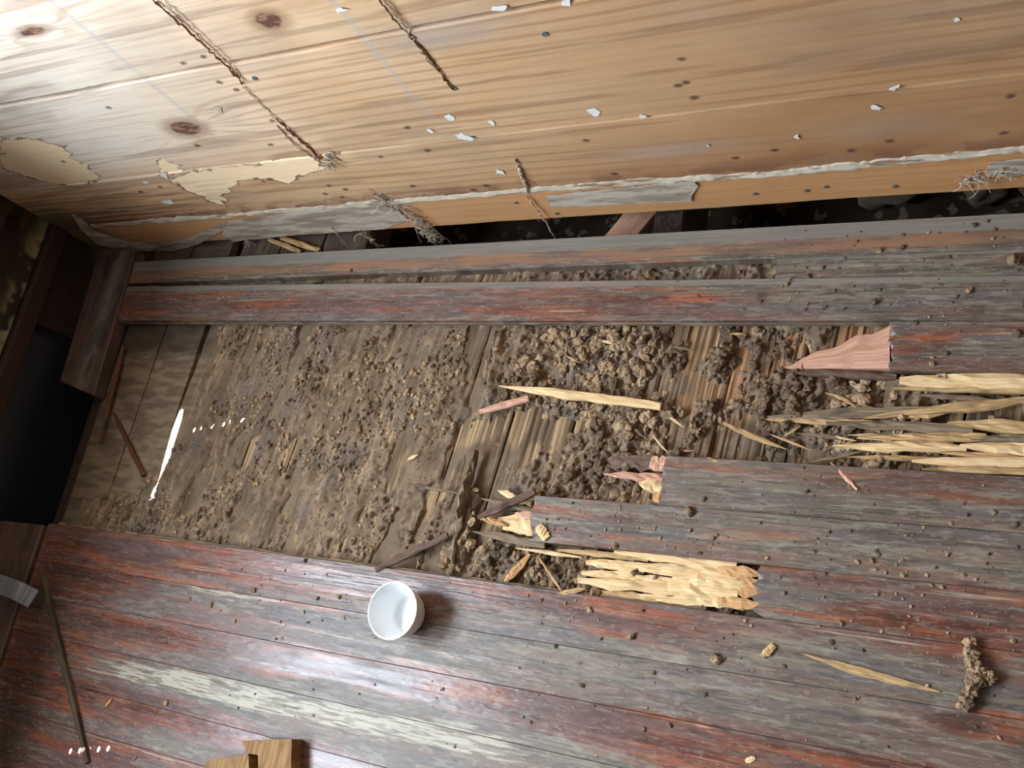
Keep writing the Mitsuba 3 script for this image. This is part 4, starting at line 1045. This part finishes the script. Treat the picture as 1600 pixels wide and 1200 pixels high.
scraps = [  # position on the wall, half sizes
    (np.float64(-0.7759), np.float64(0.2899), np.float64(0.0171), np.float64(0.0105), 'largest white paper scrap on the plank wall'),
    (np.float64(-0.7799), np.float64(0.3441), np.float64(0.0067), np.float64(0.0098), 'torn white scrap up and left of the largest scrap'),
    (np.float64(-0.7142), np.float64(0.3192), np.float64(0.0055), np.float64(0.0066), 'small white scrap right of the largest scrap'),
    (np.float64(-0.5363), np.float64(0.3115), np.float64(0.008), np.float64(0.0095), 'bright white scrap on the wall above the centre of the filler'),
    (np.float64(-0.1059), np.float64(0.2903), np.float64(0.0064), np.float64(0.0084), 'cream triangular scrap at right on the plank wall'),
    (np.float64(-0.583), np.float64(0.5576), np.float64(0.0105), np.float64(0.0045), 'ragged white scrap at the top edge of the wall near centre'),
    (np.float64(-0.8105), np.float64(0.6085), np.float64(0.0087), np.float64(0.0045), 'white scrap beside the upper plank joint, left of centre'),
    (np.float64(-0.4898), np.float64(0.5449), np.float64(0.0075), np.float64(0.0066), 'white scrap at the very top where the plank joint leaves the frame'),
    (np.float64(-0.132), np.float64(0.2461), np.float64(0.0075), np.float64(0.006), 'whitish smear-like scrap under the cream one'),
    (np.float64(-0.0279), np.float64(0.4035), np.float64(0.0028), np.float64(0.0034), 'tiny pale scrap in the upper right of the wall'),
    (np.float64(-0.2477), np.float64(0.1939), np.float64(0.0037), np.float64(0.005), 'tiny white scrap over the filler right of centre'),
    (np.float64(-0.4633), np.float64(0.2875), np.float64(0.0049), np.float64(0.0047), 'faint white scrap right of the bright one'),
    (np.float64(-0.7686), np.float64(0.1737), np.float64(0.0073), np.float64(0.008), 'white scrap just above the filler near the centre'),
    (np.float64(-1.5075), np.float64(0.2787), np.float64(0.0112), np.float64(0.0108), 'white scrap in the gnawed hole in the plank'),
    (np.float64(-1.597), np.float64(0.1815), np.float64(0.0191), np.float64(0.0073), 'flat white scrap above the left end of the filler'),
    (np.float64(-0.3856), np.float64(0.1953), np.float64(0.003), np.float64(0.0035), 'speck-sized white scrap above the strap of grey paper'),
    (np.float64(-1.1979), np.float64(0.448), np.float64(0.0065), np.float64(0.008), 'grey scrap beside the big knot'),
    (np.float64(-1.5822), np.float64(0.2622), np.float64(0.0133), np.float64(0.0044), 'thin white scrap left of the gnawed hole'),
    (np.float64(-0.8342), np.float64(0.3174), np.float64(0.0046), np.float64(0.0051), 'small white scrap left of the largest scrap'),
]
for q, (sx, sz, a, b, lab) in enumerate(scraps):
    g = np.random.default_rng(500 + q)
    ang = np.sort(g.random(9)) * 2 * np.pi
    rad = g.uniform(.75, 1.45, 9)
    v, f, u = plate([(sx + a * c_ * math.cos(t), sz + b * c_ * math.sin(t)) for t, c_ in zip(ang, rad)], on_wall, .0007, q, .003, .0012)
    obj('paper_scrap', (v, f), 'white_paper' if 'grey' not in lab else 'grey_paper', uv=u, label=lab, cat='paper scrap', group='paper scraps stuck to the plank wall')
# cobweb strands and dried stems on the wall
def strand(name, pts, r, mat, lab, cat='strand', jit=.0015, n=30, seed=1, off=.003):
    P = smooth_path([(a[0], YW - off - (a[2] if len(a) > 2 else 0), a[1]) for a in pts], n)
    g = np.random.default_rng(seed)
    P[1:-1] += g.normal(0, jit, (n - 2, 3)) * [1, .6, 1]
    rad = r * (.6 + .8 * g.random(n)); rad[0] *= .4; rad[-1] *= .4
    v, f, u = tube(P, rad, 5)
    return obj(name, (v, f), mat, uv=u, label=lab, cat=cat)


strand('dried_stem', [(-1.0922, 0.7022), (-1.0880, 0.6251), (-1.0874, 0.5510), (-1.0950, 0.4994)], .0017, 'vine', 'stringy brown stem down the upper left of the plank wall', 'stem', seed=2, jit=.0014, n=40)
strand('dried_stem', [(-1.0838, 0.7002), (-1.0766, 0.6284), (-1.0780, 0.5521), (-1.0875, 0.5046)], .0011, 'web', 'pale stringy fibre beside the upper left brown stem', 'stem', seed=3, n=40)
strand('dried_stem', [(-1.1002, 0.4065), (-1.1021, 0.3720), (-1.1006, 0.3274), (-1.0997, 0.2677)], .0019, 'vine', 'short brown stem ending at a white tuft on the wall', 'stem', seed=4, jit=.0018, n=30)
strand('cobweb_strand', [(-1.0976, 0.4965), (-1.1016, 0.4256), (-1.1031, 0.3995)], .0011, 'web', 'thin web thread joining the two brown stems on the left', 'cobweb', seed=5)
strand('cobweb_strand', [(-1.1168, 0.3865), (-1.1214, 0.3143), (-1.1049, 0.2729)], .0014, 'web', 'white web thread beside the short brown stem', 'cobweb', seed=6)
strand('dried_stem', [(-0.7422, 0.6164), (-0.7391, 0.5500), (-0.7345, 0.4951), (-0.7361, 0.4122)], .0014, 'vine', 'brown stem down the upper middle of the plank wall', 'stem', seed=7, jit=.0012, n=40)
strand('dried_stem', [(-0.7348, 0.6146), (-0.7378, 0.5415), (-0.7400, 0.4934), (-0.7340, 0.4529)], .0011, 'web', 'pale fibre beside the stem at upper middle', 'stem', seed=8, n=40)
strand('dried_stem', [(-0.7211, 0.2139), (-0.7260, 0.1818), (-0.7348, 0.1404), (-0.7421, 0.1012)], .0028, 'web', 'tan shred of fibre hanging over the filler near the centre', 'stem', seed=9, jit=.002, n=20)
strand('cobweb_strand', [(*(-0.7515, 0.0979), 0), (*(-0.7502, 0.0312), .004), (*(-0.7555, -0.0767), .010)], .0016, 'web', 'web strand hanging from the tan shred over the wall edge', 'cobweb', seed=10)
strand('cobweb_strand', [(*(-1.0194, 0.0125), .006), (*(-1.0200, -0.0488), .012), (*(-1.0270, -0.1252), .02)], .0010, 'web', 'thin strand hanging from the fluffy tuft to the floorboard', 'cobweb', seed=11)
strand('cobweb_strand', [(*(-1.2539, 0.0344), .002), (*(-1.2573, -0.0237), .01), (*(-1.2669, -0.0779), .016)], .0009, 'web', 'hair-thin strand across the left end of the dark gap', 'cobweb', seed=12)


def tuft(pts, n, spread, r, lab, seed, reach=.03, mat='web'):
    """A wad of fibres: several short curled strands in one piece."""
    g = np.random.default_rng(seed)
    parts = []
    core = smooth_path([(a[0], YW - .004, a[1]) for a in pts], 12)
    for q in range(n):
        c_ = core[g.integers(0, 12)]
        d1, d2 = g.normal(0, 1, 3), g.normal(0, 1, 3)
        P = smooth_path([c_ + g.normal(0, spread * .4, 3) * [1, .4, 1], c_ + d1 * spread * [1, .5, 1], c_ + (d1 + d2) * spread * [1, .5, 1] + [0, -.002, -reach * g.random()]], 9)
        P[:, 1] = np.minimum(P[:, 1], YW - .0015)
        parts.append(tube(P, r * (.5 + g.random()), 4))
    v, f, u = join(parts)
    return obj('fibre_tuft', (v, f), mat, uv=u, label=lab, cat='fibre tuft')


tuft([(-1.1058, 0.2554), (-1.0803, 0.2775), (-1.0664, 0.2923)], 46, .006, .0009, 'small white tuft at the end of the short brown stem', 31, .004)
tuft([(-1.0689, 0.1402), (-1.0498, 0.1052), (-1.0304, 0.0669), (-1.0282, 0.0190), ((-1.0289, -0.0364)[0], (-1.0289, -0.0364)[1])], 130, .011, .0007, 'fluffy fibre tuft hanging over the wall edge left of centre', 32, .03)
tuft([(-1.1958, -0.0009), (-1.1957, -0.0361), (-1.1950, -0.0664)], 40, .006, .0008, 'small whitish tuft hanging in the dark gap', 33, .006)
tuft([(-1.5308, -0.0074), (-1.5175, -0.0474), (-1.5091, -0.0947)], 40, .006, .0008, 'white wisps hanging below the torn paper strip at left', 34, .006)
tuft([(-0.0254, 0.0303), (0.0097, 0.0509), (0.0435, 0.0599)], 60, .010, .0006, 'fine fibres at the right end of the wall filler', 35, .012)
